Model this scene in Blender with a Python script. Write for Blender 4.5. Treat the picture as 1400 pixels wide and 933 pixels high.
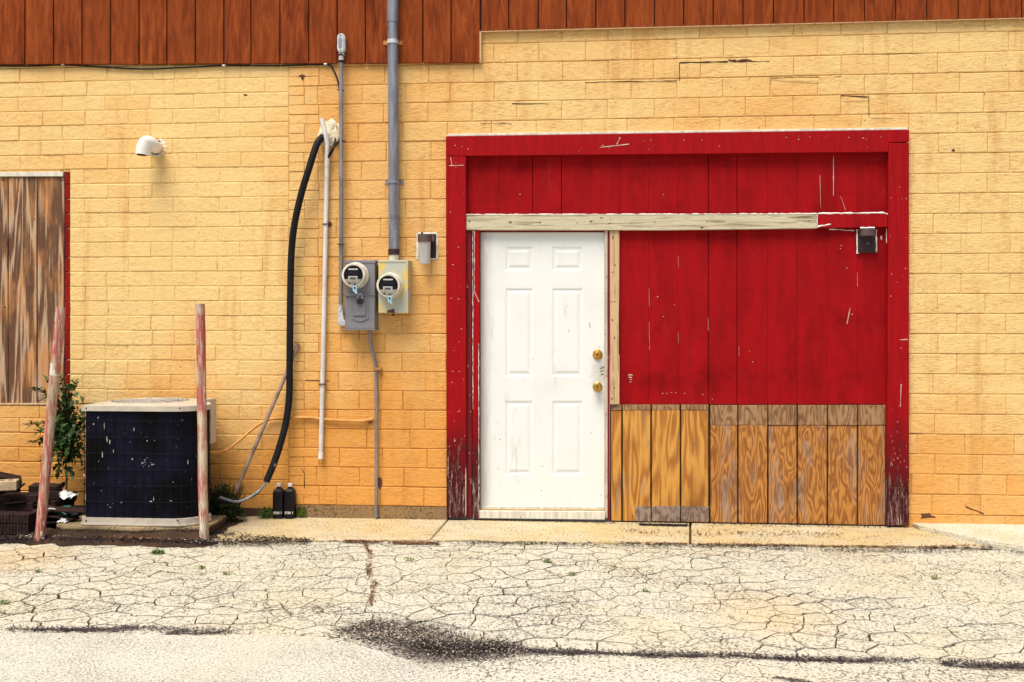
import bpy, bmesh, math, random
from mathutils import Vector, Matrix, noise
random.seed(7); noise.seed_set(7)
R = math.radians
sc = bpy.context.scene
for o in list(bpy.data.objects): bpy.data.objects.remove(o)

# ------------------------------------------------------------ camera
F = 1330.0; YH = 444.0; H = 1.41; YAW = R(4.7); D = 7.0*math.cos(YAW)
cam = bpy.data.cameras.new('camera'); co = bpy.data.objects.new('camera', cam)
sc.collection.objects.link(co); sc.camera = co
co.location = (0, -D, H); co.rotation_euler = (R(90), 0, YAW)
cam.sensor_width = 36; cam.lens = 36*F/1400; cam.shift_y = -(466.5-YH)/1400; cam.clip_end = 800; cam.clip_start = .05
# ------------------------------------------------------------ light
SUN_DIR = Vector((-.24, -.52, 1.15)).normalized()
w = bpy.data.worlds.new('World'); sc.world = w; w.use_nodes = True
nt = w.node_tree; bg = nt.nodes['Background']; sky = nt.nodes.new('ShaderNodeTexSky')
sky.sky_type = 'NISHITA'; sky.sun_disc = False
sky.sun_elevation = math.asin(SUN_DIR.z); sky.sun_rotation = math.atan2(SUN_DIR.x, SUN_DIR.y)
sky.air_density = 1.0; sky.dust_density = 4.0; sky.ozone_density = 1.0
nt.links.new(sky.outputs[0], bg.inputs[0]); bg.inputs[1].default_value = .10
sl = bpy.data.lights.new('sun', 'SUN'); so = bpy.data.objects.new('sun', sl); sc.collection.objects.link(so)
sl.energy = 3.1; sl.angle = R(34); sl.color = (1, .92, .76)
so.rotation_euler = SUN_DIR.to_track_quat('Z', 'Y').to_euler(); so.location = (-3, -6, 9)
sc.view_settings.view_transform = 'Standard'; sc.view_settings.look = 'None'
sc.view_settings.exposure = .42; sc.view_settings.gamma = 1.0

# ------------------------------------------------------------ where a pixel of the survey lands in the place
FW = Vector((-math.sin(YAW), math.cos(YAW), 0)); RT = Vector((math.cos(YAW), math.sin(YAW), 0)); UP = Vector((0, 0, 1))
CP = Vector((0, -D, H))
def ray(px, py): return FW + RT*((px-700)/F) + UP*((YH-py)/F)
def U(px, py, y=0.0):
    d = ray(px, py); t = (y-CP.y)/d.y; return CP + d*t
def G(px, py, z=0.0):
    d = ray(px, py); t = (z-CP.z)/d.z; return CP + d*t
def X(px, y=0.0): return U(px, YH, y).x
def Zw(px, py, y=0.0): return U(px, py, y).z

# ------------------------------------------------------------ node helper
class NT:
    def __init__(s, name, bump=None):
        s.m = bpy.data.materials.new(name); s.m.use_nodes = True; s.t = s.m.node_tree
        s.b = s.t.nodes['Principled BSDF']; s._pos = None
    def n(s, typ, **kw):
        nd = s.t.nodes.new(typ)
        for k, v in kw.items(): setattr(nd, k, v)
        return nd
    def put(s, sock, v):
        if v is None: return
        if isinstance(v, bpy.types.NodeSocket): s.t.links.new(v, sock)
        else:
            if isinstance(v, (tuple, list)) and len(v) == 3 and sock.type == 'RGBA': v = (*v, 1)
            sock.default_value = v
    def pos(s):
        if not s._pos: s._pos = s.n('ShaderNodeNewGeometry').outputs['Position']
        return s._pos
    def rnd(s): return s.n('ShaderNodeObjectInfo').outputs['Random']
    def vm(s, op, a, b=None, c=None):
        nd = s.n('ShaderNodeVectorMath', operation=op); s.put(nd.inputs[0], a); s.put(nd.inputs[1], b)
        if op == 'SCALE': s.put(nd.inputs[3], c)
        return nd.outputs[1] if op in ('LENGTH', 'DISTANCE', 'DOT_PRODUCT') else nd.outputs[0]
    def sc(s, v): return s.vm('MULTIPLY', s.pos(), v)
    def ma(s, op, a, b=None, c=None, clamp=False):
        nd = s.n('ShaderNodeMath', operation=op, use_clamp=clamp); s.put(nd.inputs[0], a); s.put(nd.inputs[1], b); s.put(nd.inputs[2], c); return nd.outputs[0]
    def xyz(s, v=None):
        nd = s.n('ShaderNodeSeparateXYZ'); s.put(nd.inputs[0], v or s.pos()); return nd.outputs
    def comb(s, x, y, z):
        nd = s.n('ShaderNodeCombineXYZ'); s.put(nd.inputs[0], x); s.put(nd.inputs[1], y); s.put(nd.inputs[2], z); return nd.outputs[0]
    def noise(s, vec, scale=1, detail=4, rough=.55, dist=0, color=False):
        nd = s.n('ShaderNodeTexNoise'); s.put(nd.inputs['Vector'], vec); nd.inputs['Scale'].default_value = scale
        nd.inputs['Detail'].default_value = detail; nd.inputs['Roughness'].default_value = rough; nd.inputs['Distortion'].default_value = dist
        return nd.outputs[1 if color else 0]
    def vor(s, vec, scale, feature='F1', out=0):
        nd = s.n('ShaderNodeTexVoronoi', feature=feature); s.put(nd.inputs['Vector'], vec); nd.inputs['Scale'].default_value = scale
        return nd.outputs[out]
    def step(s, v, a, b, lo=0., hi=1.):
        nd = s.n('ShaderNodeMapRange', interpolation_type='SMOOTHSTEP'); s.put(nd.inputs[0], v)
        for i, q in ((1, a), (2, b), (3, lo), (4, hi)): s.put(nd.inputs[i], q)
        return nd.outputs[0]
    def ramp(s, v, stops):
        nd = s.n('ShaderNodeValToRGB'); s.put(nd.inputs[0], v); e = nd.color_ramp.elements
        while len(e) < len(stops): e.new(.5)
        for i, (p, c) in enumerate(stops): e[i].position = p; e[i].color = (*c, 1)
        return nd.outputs[0]
    def mix(s, f, a, b, mode='MIX'):
        nd = s.n('ShaderNodeMix', data_type='RGBA', blend_type=mode); s.put(nd.inputs[0], f); s.put(nd.inputs[6], a); s.put(nd.inputs[7], b); return nd.outputs[2]
    def bump(s, h, dist=.002, strength=1.):
        nd = s.n('ShaderNodeBump'); s.put(nd.inputs['Height'], h); nd.inputs['Distance'].default_value = dist; nd.inputs['Strength'].default_value = strength
        s.t.links.new(nd.outputs[0], s.b.inputs['Normal'])
    def out(s, col, rough=.7, metal=0., spec=.35):
        s.put(s.b.inputs['Base Color'], col); s.put(s.b.inputs['Roughness'], rough); s.put(s.b.inputs['Metallic'], metal)
        s.b.inputs['Specular IOR Level'].default_value = spec
        return s.m

def simple(name, col, rough=.6, metal=0., var=.25, scale=14, dirt=(.05, .035, .025), dirtamt=.35, bump=.0006, spec=.25):
    s = NT(name); a = s.noise(s.pos(), scale, 5, .6); b = s.noise(s.pos(), scale*5, 4, .65)
    c = s.mix(s.step(a, .3, .7), [x*(1-var) for x in col], [min(1, x*(1+var*.5)) for x in col])
    c = s.mix(s.ma('MULTIPLY', s.step(b, .58, .72), dirtamt), c, dirt)
    s.bump(b, bump); return s.out(c, s.step(b, .3, .7, rough-.08, rough+.1), metal, spec)

# painted masonry: same thick paint, more orange on the service corner, paler on the lower building
def masonry(name, pale, deep, streak, stretch, brown, bumpd, mortar=False):
    s = NT(name); p = s.pos(); x, y, z = s.xyz()
    big = s.noise(p, .9, 3, .6); mid = s.noise(s.sc((3, 3, 7)), 1.6, 5, .62)
    # tone differs along the wall and from patch to patch
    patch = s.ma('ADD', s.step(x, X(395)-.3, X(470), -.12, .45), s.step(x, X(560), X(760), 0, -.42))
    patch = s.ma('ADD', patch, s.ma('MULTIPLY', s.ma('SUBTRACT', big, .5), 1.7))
    low_shade = s.step(s.ma('ADD', z, s.ma('MULTIPLY', s.noise(s.sc((1.2, 1, .6)), 1.5, 4), -1.3)), .75, -.6)  # light fading towards the ground, painted in as deeper orange
    patch = s.ma('ADD', patch, s.ma('MULTIPLY', low_shade, 1.05))
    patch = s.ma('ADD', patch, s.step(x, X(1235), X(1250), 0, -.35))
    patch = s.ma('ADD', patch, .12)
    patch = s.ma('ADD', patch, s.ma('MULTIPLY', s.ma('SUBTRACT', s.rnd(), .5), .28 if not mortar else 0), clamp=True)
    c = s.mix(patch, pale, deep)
    st = s.noise(s.sc(stretch), 1, 6, .72); st2 = s.noise(s.sc((4, 4, 9)), 1, 3, .6)
    wear = s.ma('MULTIPLY', s.step(st, .46, .62), s.step(st2, .38, .62))
    c = s.mix(s.ma('MULTIPLY', wear, streak), c, brown)
    pit = s.noise(p, 75, 3, .7); pm = s.step(pit, .655, .72)
    c = s.mix(s.ma('MULTIPLY', pm, .75), c, (.16, .06, .02))
    spot = s.vor(p, 9, 'F1'); sm = s.ma('MULTIPLY', s.step(spot, .07, .03), s.step(big, .45, .55))
    c = s.mix(s.ma('MULTIPLY', sm, .6), c, (.12, .05, .02))
    # rust coloured runs and grime stains of their own shape
    run = s.noise(s.sc((7, 7, .8)), 1, 4, .6); c = s.mix(s.ma('MULTIPLY', s.step(run, .54, .72), .42), c, brown)
    h = s.ma('ADD', s.ma('MULTIPLY', st, .8), s.ma('MULTIPLY', pit, .35)); h = s.ma('ADD', h, s.noise(p, 28, 4, .6)); h = s.ma('SUBTRACT', h, s.ma('MULTIPLY', pm, .8))
    if mortar: c = s.mix(s.step(s.noise(p, 14, 5, .7), .52, .66, 0, .6), c, (.16, .06, .02))
    s.bump(h, bumpd); return s.out(c, .7, 0, .15)
PALE = (.80, .57, .25); DEEP = (.74, .35, .085)
M = {}
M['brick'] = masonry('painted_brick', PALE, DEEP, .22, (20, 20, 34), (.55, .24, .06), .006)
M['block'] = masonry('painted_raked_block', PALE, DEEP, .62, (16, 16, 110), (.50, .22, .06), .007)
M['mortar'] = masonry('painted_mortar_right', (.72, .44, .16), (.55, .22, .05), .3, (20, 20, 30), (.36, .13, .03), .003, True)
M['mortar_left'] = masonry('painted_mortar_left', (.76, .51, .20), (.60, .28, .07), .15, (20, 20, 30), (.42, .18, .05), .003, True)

def grain_vec(s, sx, sz, off=4.0):
    """world position stretched along the board, with a shift of its own for each board"""
    r = s.rnd(); return s.vm('ADD', s.sc((sx, sx, sz)), s.comb(s.ma('MULTIPLY', r, 31*off), s.ma('MULTIPLY', r, 17*off), s.ma('MULTIPLY', r, 53*off)))
def siding_mat():
    s = NT('stained_red_brown_siding'); v = grain_vec(s, 26, 3.2)
    g = s.noise(v, 1, 6, .68, .6); rings = s.noise(grain_vec(s, 5, 1.1), 1, 3, .5)
    rg = s.ma('PINGPONG', s.ma('MULTIPLY', rings, 9), .5)
    c = s.ramp(g, [(.32, (.075, .015, .005)), (.45, (.18, .034, .008)), (.56, (.25, .052, .012)), (.74, (.34, .092, .022))])
    c = s.mix(s.ma('MULTIPLY', s.step(rg, .30, .5), .28), c, (.10, .02, .008))
    c = s.mix(s.ma('MULTIPLY', s.rnd(), .4), c, (.26, .058, .012))
    blot = s.noise(s.pos(), 2.2, 5, .6); c = s.mix(s.step(blot, .55, .75, 0, .5), c, (.08, .018, .010))
    fleck = s.noise(s.sc((60, 60, 9)), 1, 3, .7); c = s.mix(s.step(fleck, .68, .75, 0, .6), c, (.03, .012, .01))
    s.bump(g, .003); return s.out(c, .75, 0, .08)
M['siding'] = siding_mat()
def red_mat(name, base, dark, chips=.0, plank=True):
    s = NT(name); g = s.noise(s.sc((11, 11, 1.6)), 1, 6, .68, .4); bl = s.noise(s.pos(), 2.6, 5, .62)
    c = s.mix(s.step(g, .32, .68), dark, base)
    c = s.mix(s.step(bl, .48, .74, 0, .75), c, [q*.42 for q in base])
    c = s.mix(s.step(s.noise(s.sc((4, 4, 2)), 2, 6, .7), .55, .8, 0, .3), c, (.45, .03, .03))
    hz = s.noise(s.sc((1.5, 1, 45)), 1, 4, .7); c = s.mix(s.step(hz, .54, .70, 0, .45), c, [q*.55 for q in base])
    ch = s.noise(s.sc((50, 50, 14)), 1, 4, .72)
    lim = s.noise(s.pos(), 3.1, 3, .5)
    cm = s.ma('MULTIPLY', s.step(ch, .735-chips, .755-chips), s.step(lim, .40, .56))
    c = s.mix(cm, c, s.ramp(s.noise(s.pos(), 40, 3), [(.4, (.62, .50, .44)), (.6, (.20, .05, .05))]))
    h = s.ma('SUBTRACT', g, cm); s.bump(h, .0025); return s.out(c, s.step(bl, .3, .7, .62, .75), 0, .10)
M['red'] = red_mat('red_painted_plywood', (.335, .003, .006), (.25, .0025, .005))
M['red_edge'] = red_mat('red_painted_brick', (.30, .010, .008), (.16, .006, .006))
def post_red():
    s = NT('red_painted_timber'); z = s.xyz()[2]; g = s.noise(s.sc((26, 26, 2.2)), 1, 6, .7, .5); bl = s.noise(s.pos(), 3, 5, .6)
    c = s.mix(s.step(g, .3, .7), (.25, .003, .006), (.35, .004, .007))
    c = s.mix(s.step(bl, .52, .75, 0, .5), c, (.17, .003, .008))
    low = s.step(s.ma('ADD', z, s.ma('MULTIPLY', bl, .7)), 1.22, .55)      # paint rots away at the foot of the timber
    ch = s.noise(s.sc((60, 60, 7)), 1, 6, .75)
    th = s.ma('SUBTRACT', .735, s.ma('MULTIPLY', low, .27))
    cm = s.step(ch, th, s.ma('ADD', th, .02))
    under = s.ramp(s.noise(s.sc((80, 80, 10)), 1, 5, .7), [(.40, (.04, .018, .018)), (.54, (.16, .07, .06)), (.70, (.58, .46, .42))])
    c = s.mix(s.ma('MULTIPLY', low, .9), c, (.030, .006, .009))
    c = s.mix(cm, c, under)
    s.bump(s.ma('SUBTRACT', g, cm), .003); return s.out(c, .7, 0, .10)
M['red_post'] = post_red()
def contour_wood(name, light, dark, grey, greyamt, sx, sz, k, fine=1.0, contrast=1.):
    """plywood: contours of a stretched field make the cathedral figure"""
    s = NT(name); v = s.sc((sx, sx, sz))
    f = s.noise(v, 1, 2.6, .5, .25); rings = s.ma('PINGPONG', s.ma('MULTIPLY', f, k), .5)
    fib = s.noise(s.sc((140, 140, 5)), 1, 5, .7)
    t = s.ma('ADD', s.ma('MULTIPLY', rings, 2.0 if 'window' in name else 1.5), s.ma('MULTIPLY', s.ma('SUBTRACT', fib, .5), 1.5*fine))
    c = s.mix(s.ma('MULTIPLY', s.step(t, .10, .68), contrast), light, dark)
    bl = s.noise(s.sc((9, 9, 2.2)), 1, 5, .65); c = s.mix(s.step(bl, .68-greyamt, .85-greyamt, 0, .85), c, s.mix(s.step(t, .2, .6), [q*1.5 for q in grey], grey))
    c = s.mix(s.step(s.noise(s.pos(), 2.3, 4, .6), .5, .75, 0, .45), c, [q*.45 for q in dark])
    s.bump(s.ma('SUBTRACT', s.ma('MULTIPLY', fib, .5), t), .0022); return s.out(c, .66, 0, .25)
M['ply'] = contour_wood('honey_plywood', (.60, .30, .065), (.30, .095, .016), (.20, .14, .11), .12, 5.5, .75, 9, 1.1, .8)
M['ply_fine'] = contour_wood('tight_figured_plywood', (.50, .225, .055), (.23, .075, .018), (.24, .17, .13), .17, 9, 1.9, 13, 1.2, .85)
M['ply_grey'] = contour_wood('bare_grey_plywood', (.34, .25, .20), (.13, .08, .065), (.25, .19, .17), .10, 8, 3, 9, 1.2, .8)
M['ply_brown'] = contour_wood('bare_brown_plywood', (.36, .21, .105), (.16, .072, .030), (.25, .17, .12), .08, 10, 2.2, 10, 1.2, .8)
M['window_ply'] = contour_wood('weathered_window_plywood', (.50, .35, .23), (.095, .035, .016), (.38, .17, .06), .22, 7.5, .45, 9, 1.3, .92)
def bare(name, light, dark, sx, sz, horizontal=False):
    s = NT(name); vec = s.sc((sz, sx, sx)) if horizontal else s.sc((sx, sx, sz))
    g = s.noise(vec, 1, 5, .65, 1.4); f = s.noise(vec, 6, 4, .7)
    c = s.ramp(g, [(.30, dark), (.44, [(a+b)/2 for a, b in zip(light, dark)]), (.52, light), (.60, [(a*.7+b*.3) for a, b in zip(light, dark)]), (.72, light)])
    c = s.mix(s.step(f, .60, .74, 0, .6), c, [q*.5 for q in dark])
    k = s.vor(s.sc((6, 6, 9)), 1); c = s.mix(s.step(k, .10, .04, 0, .9), c, (.06, .03, .02))
    s.bump(g, .002); return s.out(c, .7, 0, .25)
M['grey_board'] = bare('weathered_grey_board', (.60, .55, .40), (.20, .15, .09), 42, 2.2, True)
M['stud'] = bare('bare_pine_stud', (.62, .43, .25), (.30, .17, .09), 40, 2.2)
M['post_wood'] = None
def peeling_post():
    s = NT('peeling_red_and_grey_post'); v = s.sc((34, 34, 3.0)); g = s.noise(v, 1, 5, .65); big = s.noise(s.sc((5, 5, 2.6)), 1, 4, .6)
    c = s.ramp(g, [(.3, (.28, .20, .13)), (.5, (.50, .40, .29)), (.7, (.66, .57, .45))])
    m = s.ma('MULTIPLY', s.step(big, .43, .54), s.step(s.noise(v, 2.3, 4, .7), .40, .52)); c = s.mix(s.ma('MULTIPLY', m, .85), c, (.40, .05, .055))
    c = s.mix(s.step(s.noise(s.sc((30, 30, 8)), 1, 3), .66, .70), c, (.78, .70, .60))
    s.bump(g, .003); return s.out(c, .7, 0, .25)
M['post_wood'] = peeling_post()
M['faded_band'] = simple('faded_white_band', (.66, .62, .55), .65, dirtamt=.5, dirt=(.4, .12, .1))
M['chip'] = simple('bared_pinkish_wood', (.60, .40, .34), .7, dirtamt=.8, dirt=(.25, .04, .04), scale=40)
M['scuff'] = simple('grey_scuff', (.16, .15, .16), .7)
M['stick'] = simple('weathered_stick', (.30, .21, .16), .8, var=.4)
def flaky(name, base, under, amt):
    s = NT(name); ch = s.noise(s.sc((40, 40, 12)), 1, 5, .75); g = s.noise(s.sc((30, 30, 3)), 1, 4, .6)
    c = s.mix(s.step(g, .3, .7), [q*.7 for q in base], base); c = s.mix(s.step(ch, .62-amt, .64-amt), c, under)
    s.bump(ch, .002); return s.out(c, .65, 0, .3)
M['jamb'] = flaky('flaking_dark_red_jamb', (.20, .008, .013), (.62, .50, .42), -.02)
M['jamb_pale'] = flaky('flaking_pale_jamb', (.62, .50, .42), (.22, .015, .02), .02)
M['sill_white'] = flaky('flaking_white_trim', (.76, .73, .64), (.30, .03, .03), -.02)
def door_mat():
    s = NT('white_door_paint'); p_ = s.pos(); bl = s.noise(s.pos(), 2.2, 5, .6); x, y, z = s.xyz()
    c = s.mix(s.step(bl, .45, .75, 0, .6), (.76, .79, .79), (.69, .71, .70))
    sp = s.noise(s.pos(), 34, 3, .7); c = s.mix(s.step(sp, .745, .765), c, (.05, .04, .035))
    sm = s.noise(s.sc((14, 14, 2.5)), 1, 4, .7); c = s.mix(s.step(sm, .58, .8, 0, .4), c, (.34, .30, .22))
    dk = s.vm('LENGTH', s.vm('MULTIPLY', s.vm('SUBTRACT', p_, tuple(U(823, 508, .03))), (1.6, 0, .8))); c = s.mix(s.ma('MULTIPLY', s.step(s.ma('ADD', dk, s.ma('MULTIPLY', sp, .25)), .30, .14), .45), c, (.30, .25, .18))
    c = s.mix(s.ma('MULTIPLY', s.step(s.ma('ADD', z, s.ma('MULTIPLY', bl, .9)), .55, .25), .3), c, (.40, .33, .20))
    ed = s.step(s.ma('ADD', x, s.ma('MULTIPLY', sm, -.09)), X(663)+.02, X(658)-.05); c = s.mix(s.ma('MULTIPLY', ed, .5), c, (.25, .20, .15))
    s.bump(s.noise(s.pos(), 60, 3), .0004); return s.out(c, .42, 0, .45)
M['door'] = door_mat()
M['white_caulk'] = simple('white_caulk', (.80, .79, .74), .6, dirtamt=.2, bump=.002)
M['foam'] = simple('cream_spray_foam', (.80, .70, .52), .7, dirtamt=.5, bump=.006, dirt=(.35, .16, .07))
M['pvc'] = simple('white_plastic', (.78, .78, .76), .35, var=.08, dirtamt=.12)
M['pvc_pipe'] = simple('white_plastic_pipe', (.66, .65, .64), .4, var=.15, dirtamt=.35, dirt=(.30, .18, .10))
def galv(name, col, paint=False, col2=(.62, .42, .16)):
    s = NT(name); v = s.vor(s.sc((1, 1, .5)), 60, 'F1', 1); n = s.noise(s.sc((30, 30, 4)), 1, 5, .65)
    c = s.mix(s.step(n, .3, .7), [q*.68 for q in col], [q*1.2 for q in col])
    c = s.mix(s.step(s.noise(s.pos(), 7, 5, .65), .60, .68, 0, .8), c, [q*.55 for q in col])
    if paint: c = s.mix(s.step(s.noise(s.pos(), 9, 3, .6), .50, .58, 0, .85), c, col2)
    s.bump(n, .0006); return s.out(c, .45, .35, .5)
M['galv'] = galv('galvanised_steel', (.25, .26, .31))
M['galv_thin'] = galv('galvanised_thin_pipe', (.27, .26, .28))
M['galv_paint'] = galv('galvanised_overpainted', (.33, .27, .22), True, (.50, .22, .07))
M['painted_pipe'] = simple('orange_painted_pipe', (.62, .31, .09), .55, dirtamt=.5, dirt=(.12, .05, .03))
M['fitting'] = simple('cast_aluminium', (.58, .60, .62), .42, .3)
M['strap_rust'] = simple('orange_strap', (.50, .20, .05), .6)
M['box_grey'] = simple('grey_enamel_box', (.20, .198, .225), .45, var=.12, scale=6, dirtamt=.25)
def yel_box():
    s = NT('faded_grey_box_yellowed'); n = s.noise(s.pos(), 8, 3, .5, .5); m = s.noise(s.pos(), 40, 3)
    c = s.mix(s.step(n, .44, .60), (.44, .46, .40), (.66, .49, .14)); c = s.mix(s.step(m, .68, .75, 0, .5), c, (.2, .12, .06))
    return s.out(c, .5, 0, .4)
M['box_yellow'] = yel_box()
M['meter_ring'] = simple('aged_cream_plastic', (.66, .62, .52), .4, dirtamt=.25)
M['black'] = simple('black_plastic', (.006, .006, .009), .42, dirtamt=.15, dirt=(.06, .06, .06))
M['black_foam'] = simple('black_rubber_insulation', (.004, .004, .007), .6, bump=.003, dirtamt=.3, dirt=(.05, .05, .06))
M['label'] = simple('white_label', (.72, .72, .70), .5, var=.05, dirtamt=.05)
M['blue_seal'] = simple('pale_blue_seal', (.32, .55, .70), .3, dirtamt=.1)
M['brass'] = simple('brass', (.62, .36, .07), .22, .9, dirtamt=.2)
M['brass_dull'] = simple('dull_brass_sill', (.50, .36, .15), .4, .5)
M['bronze'] = simple('bronze_lamp_metal', (.050, .030, .034), .42, .3, dirtamt=.1)
M['bronze_light'] = simple('worn_bronze', (.13, .085, .085), .4, .3)
M['rust'] = simple('rusty_iron', (.12, .05, .03), .8, dirtamt=.5)
def frost():
    s = NT('frosted_ribbed_glass'); x = s.xyz()[0]; r = s.ma('SINE', s.ma('MULTIPLY', x, 700)); s.bump(r, .002)
    s.b.inputs['Transmission Weight'].default_value = .35; return s.out((.82, .80, .78), .35, 0, .5)
M['frost'] = frost()
def glass():
    s = NT('clear_cover_glass'); t = s.t; g = t.nodes.new('ShaderNodeBsdfGlossy'); g.inputs['Roughness'].default_value = .05
    tr = t.nodes.new('ShaderNodeBsdfTransparent'); tr.inputs[0].default_value = (.93, .93, .93, 1); mx = t.nodes.new('ShaderNodeMixShader')
    fr = t.nodes.new('ShaderNodeFresnel'); fr.inputs[0].default_value = 1.12
    t.links.new(fr.outputs[0], mx.inputs[0]); t.links.new(tr.outputs[0], mx.inputs[1]); t.links.new(g.outputs[0], mx.inputs[2])
    t.links.new(mx.outputs[0], t.nodes['Material Output'].inputs[0]); t.nodes.remove(s.b); return s.m
M['glass'] = glass()
M['ac_beige'] = simple('beige_enamel', (.52, .47, .40), .4, var=.12, dirtamt=.3)
def coil():
    s = NT('dark_coil_fins'); x, y, z = s.xyz(); f = s.ma('SINE', s.ma('MULTIPLY', s.ma('ADD', x, y), 1500))
    b = s.noise(s.sc((4, 4, 3)), 1, 3, .5); c = s.mix(s.step(b, .40, .64), (.0012, .0012, .0022), (.006, .0065, .020))
    h = s.noise(s.sc((30, 30, 10)), 1, 4, .7); c = s.mix(s.step(h, .60, .78, 0, .45), c, (.03, .03, .06))
    fl = s.noise(s.sc((46, 46, 24)), 1, 3, .65); lim = s.noise(s.pos(), 5, 2, .5)
    c = s.mix(s.ma('MULTIPLY', s.step(fl, .70, .73), s.step(lim, .48, .56)), c, (.42, .42, .45))
    s.bump(f, .001, .6); return s.out(c, .6, 0, .12)
M['coil'] = coil()
M['guard'] = simple('dark_guard_wire', (.004, .004, .009), .5, 0, spec=.15)
def leafm(name, a, b):
    s = NT(name); n = s.noise(s.pos(), 30, 2); r = s.noise(s.pos(), 9, 2); c = s.mix(s.step(r, .35, .65), a, b); c = s.mix(s.step(n, .5, .75, 0, .5), c, [q*.5 for q in a])
    s.b.inputs['Transmission Weight'].default_value = 0; return s.out(c, .5, 0, .35)
M['leaf'] = leafm('dark_green_leaf', (.018, .045, .012), (.06, .12, .025))
M['leaf_bright'] = leafm('bright_weed_leaf', (.05, .12, .012), (.17, .28, .03))
M['stem'] = simple('brown_stem', (.07, .045, .025), .8)
M['old_brick'] = simple('dark_brown_brick', (.030, .013, .012), .8, var=.4, dirtamt=.4, dirt=(.11, .07, .06), bump=.004)
M['tan_brick'] = simple('tan_brick', (.50, .38, .25), .75, dirtamt=.3)
M['hole'] = simple('dark_hole', (.02, .012, .01), .9)
M['plastic_sheet'] = simple('white_crumpled_plastic', (.72, .72, .72), .35, dirtamt=.2)
M['teal'] = simple('teal_cloth', (.02, .17, .14), .6, dirtamt=.3)
M['navy'] = simple('navy_cloth', (.012, .014, .03), .6)
def concrete(name, base, warm, speck=.5, dark=(.10, .065, .035), pores=True):
    s = NT(name); a = s.noise(s.pos(), 1.6, 5, .6); f = s.noise(s.pos(), 70, 4, .7); c = s.mix(s.step(a, .38, .62), base, warm)
    bl = s.noise(s.sc((5, 9, 5)), 1, 5, .7)
    c = s.mix(s.ma('MULTIPLY', s.step(f, .53, .57), s.step(bl, .38, .60, .15, speck)), c, dark)
    c = s.mix(s.step(s.noise(s.pos(), 160, 2), .45, .75, 0, .35), c, [q*.6 for q in base])
    st = s.noise(s.sc((3, 11, 3)), 1, 5, .66); c = s.mix(s.step(st, .60, .75, 0, .55), c, dark)
    if name == 'stained_equipment_pad':
        zz = s.xyz()[2]; c = s.mix(s.step(s.ma('ADD', zz, s.ma('MULTIPLY', a, .03)), .078, .064), c, s.mix(s.step(f, .45, .6), (.022, .014, .011), (.12, .075, .045)))
    s.bump(s.ma('SUBTRACT', s.noise(s.pos(), 120, 3), s.step(f, .58, .66)), .003); return s.out(c, .8, 0, .2)
M['apron'] = concrete('cream_walk_concrete', (.58, .51, .36), (.57, .45, .24), 1.0)
M['white_conc'] = concrete('white_ramp_concrete', (.66, .63, .54), (.60, .54, .40), .6)
M['foundation'] = concrete('brown_footing_concrete', (.26, .17, .09), (.32, .20, .09), .9, (.07, .04, .025))
M['foundation_dark'] = concrete('dark_footing_concrete', (.085, .050, .038), (.12, .065, .045), .7, (.03, .02, .018))
M['pad'] = concrete('stained_equipment_pad', (.20, .15, .09), (.40, .30, .17), .9, (.03, .02, .015))

# dark exposed gravel along given lines of the lot, in metres on the ground
def polymask(s, lines, warp=.07):
    x, y, z = s.xyz(); nv = s.noise(s.sc((3.2, 6, 1)), 1, 5, .65, color=True); wv = s.vm('SCALE', s.vm('SUBTRACT', nv, (.5, .5, .5)), None, warp*3)
    p = s.vm('MULTIPLY', s.vm('ADD', s.pos(), wv), (1, 1, 0)); out = None
    for pts in lines:
        for (a, wa), (b, wb) in zip(pts[:-1], pts[1:]):
            a = Vector((a.x, a.y, 0)); b = Vector((b.x, b.y, 0)); d = b-a; L2 = d.length_squared
            ap = s.vm('SUBTRACT', p, tuple(a)); t = s.ma('DIVIDE', s.vm('DOT_PRODUCT', ap, tuple(d)), L2, clamp=True)
            q = s.vm('SUBTRACT', ap, s.vm('SCALE', tuple(d), None, t)); dist = s.vm('LENGTH', q)
            wid = s.ma('MULTIPLY_ADD', t, wb-wa, wa); m = s.ma('DIVIDE', dist, wid)
            out = m if out is None else s.ma('MINIMUM', out, m)
    return out                                   # <1 inside
LZ = -.012
def gl(*pts): return [(G(x, y, LZ), w_) for x, y, w_ in pts]
TAR = [gl((470, 862, .05), (510, 859, .10), (565, 862, .13)), gl((510, 868, .08), (570, 880, .15), (610, 888, .14)), gl((600, 888, .13), (660, 888, .10), (700, 886, .07), (745, 891, .03), (830, 894, .012)),
       gl((820, 895, .012), (900, 897, .02), (960, 897, .012)), gl((1000, 898, .014), (1110, 902, .026), (1180, 904, .03), (1210, 904, .012)), gl((1300, 907, .02), (1360, 912, .045), (1420, 913, .05)),
       gl((15, 861, .012), (60, 861, .02), (130, 862, .03), (180, 860, .04)), gl((230, 866, .02), (300, 866, .016)), gl((1055, 924, .012), (1090, 930, .03))]
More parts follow.
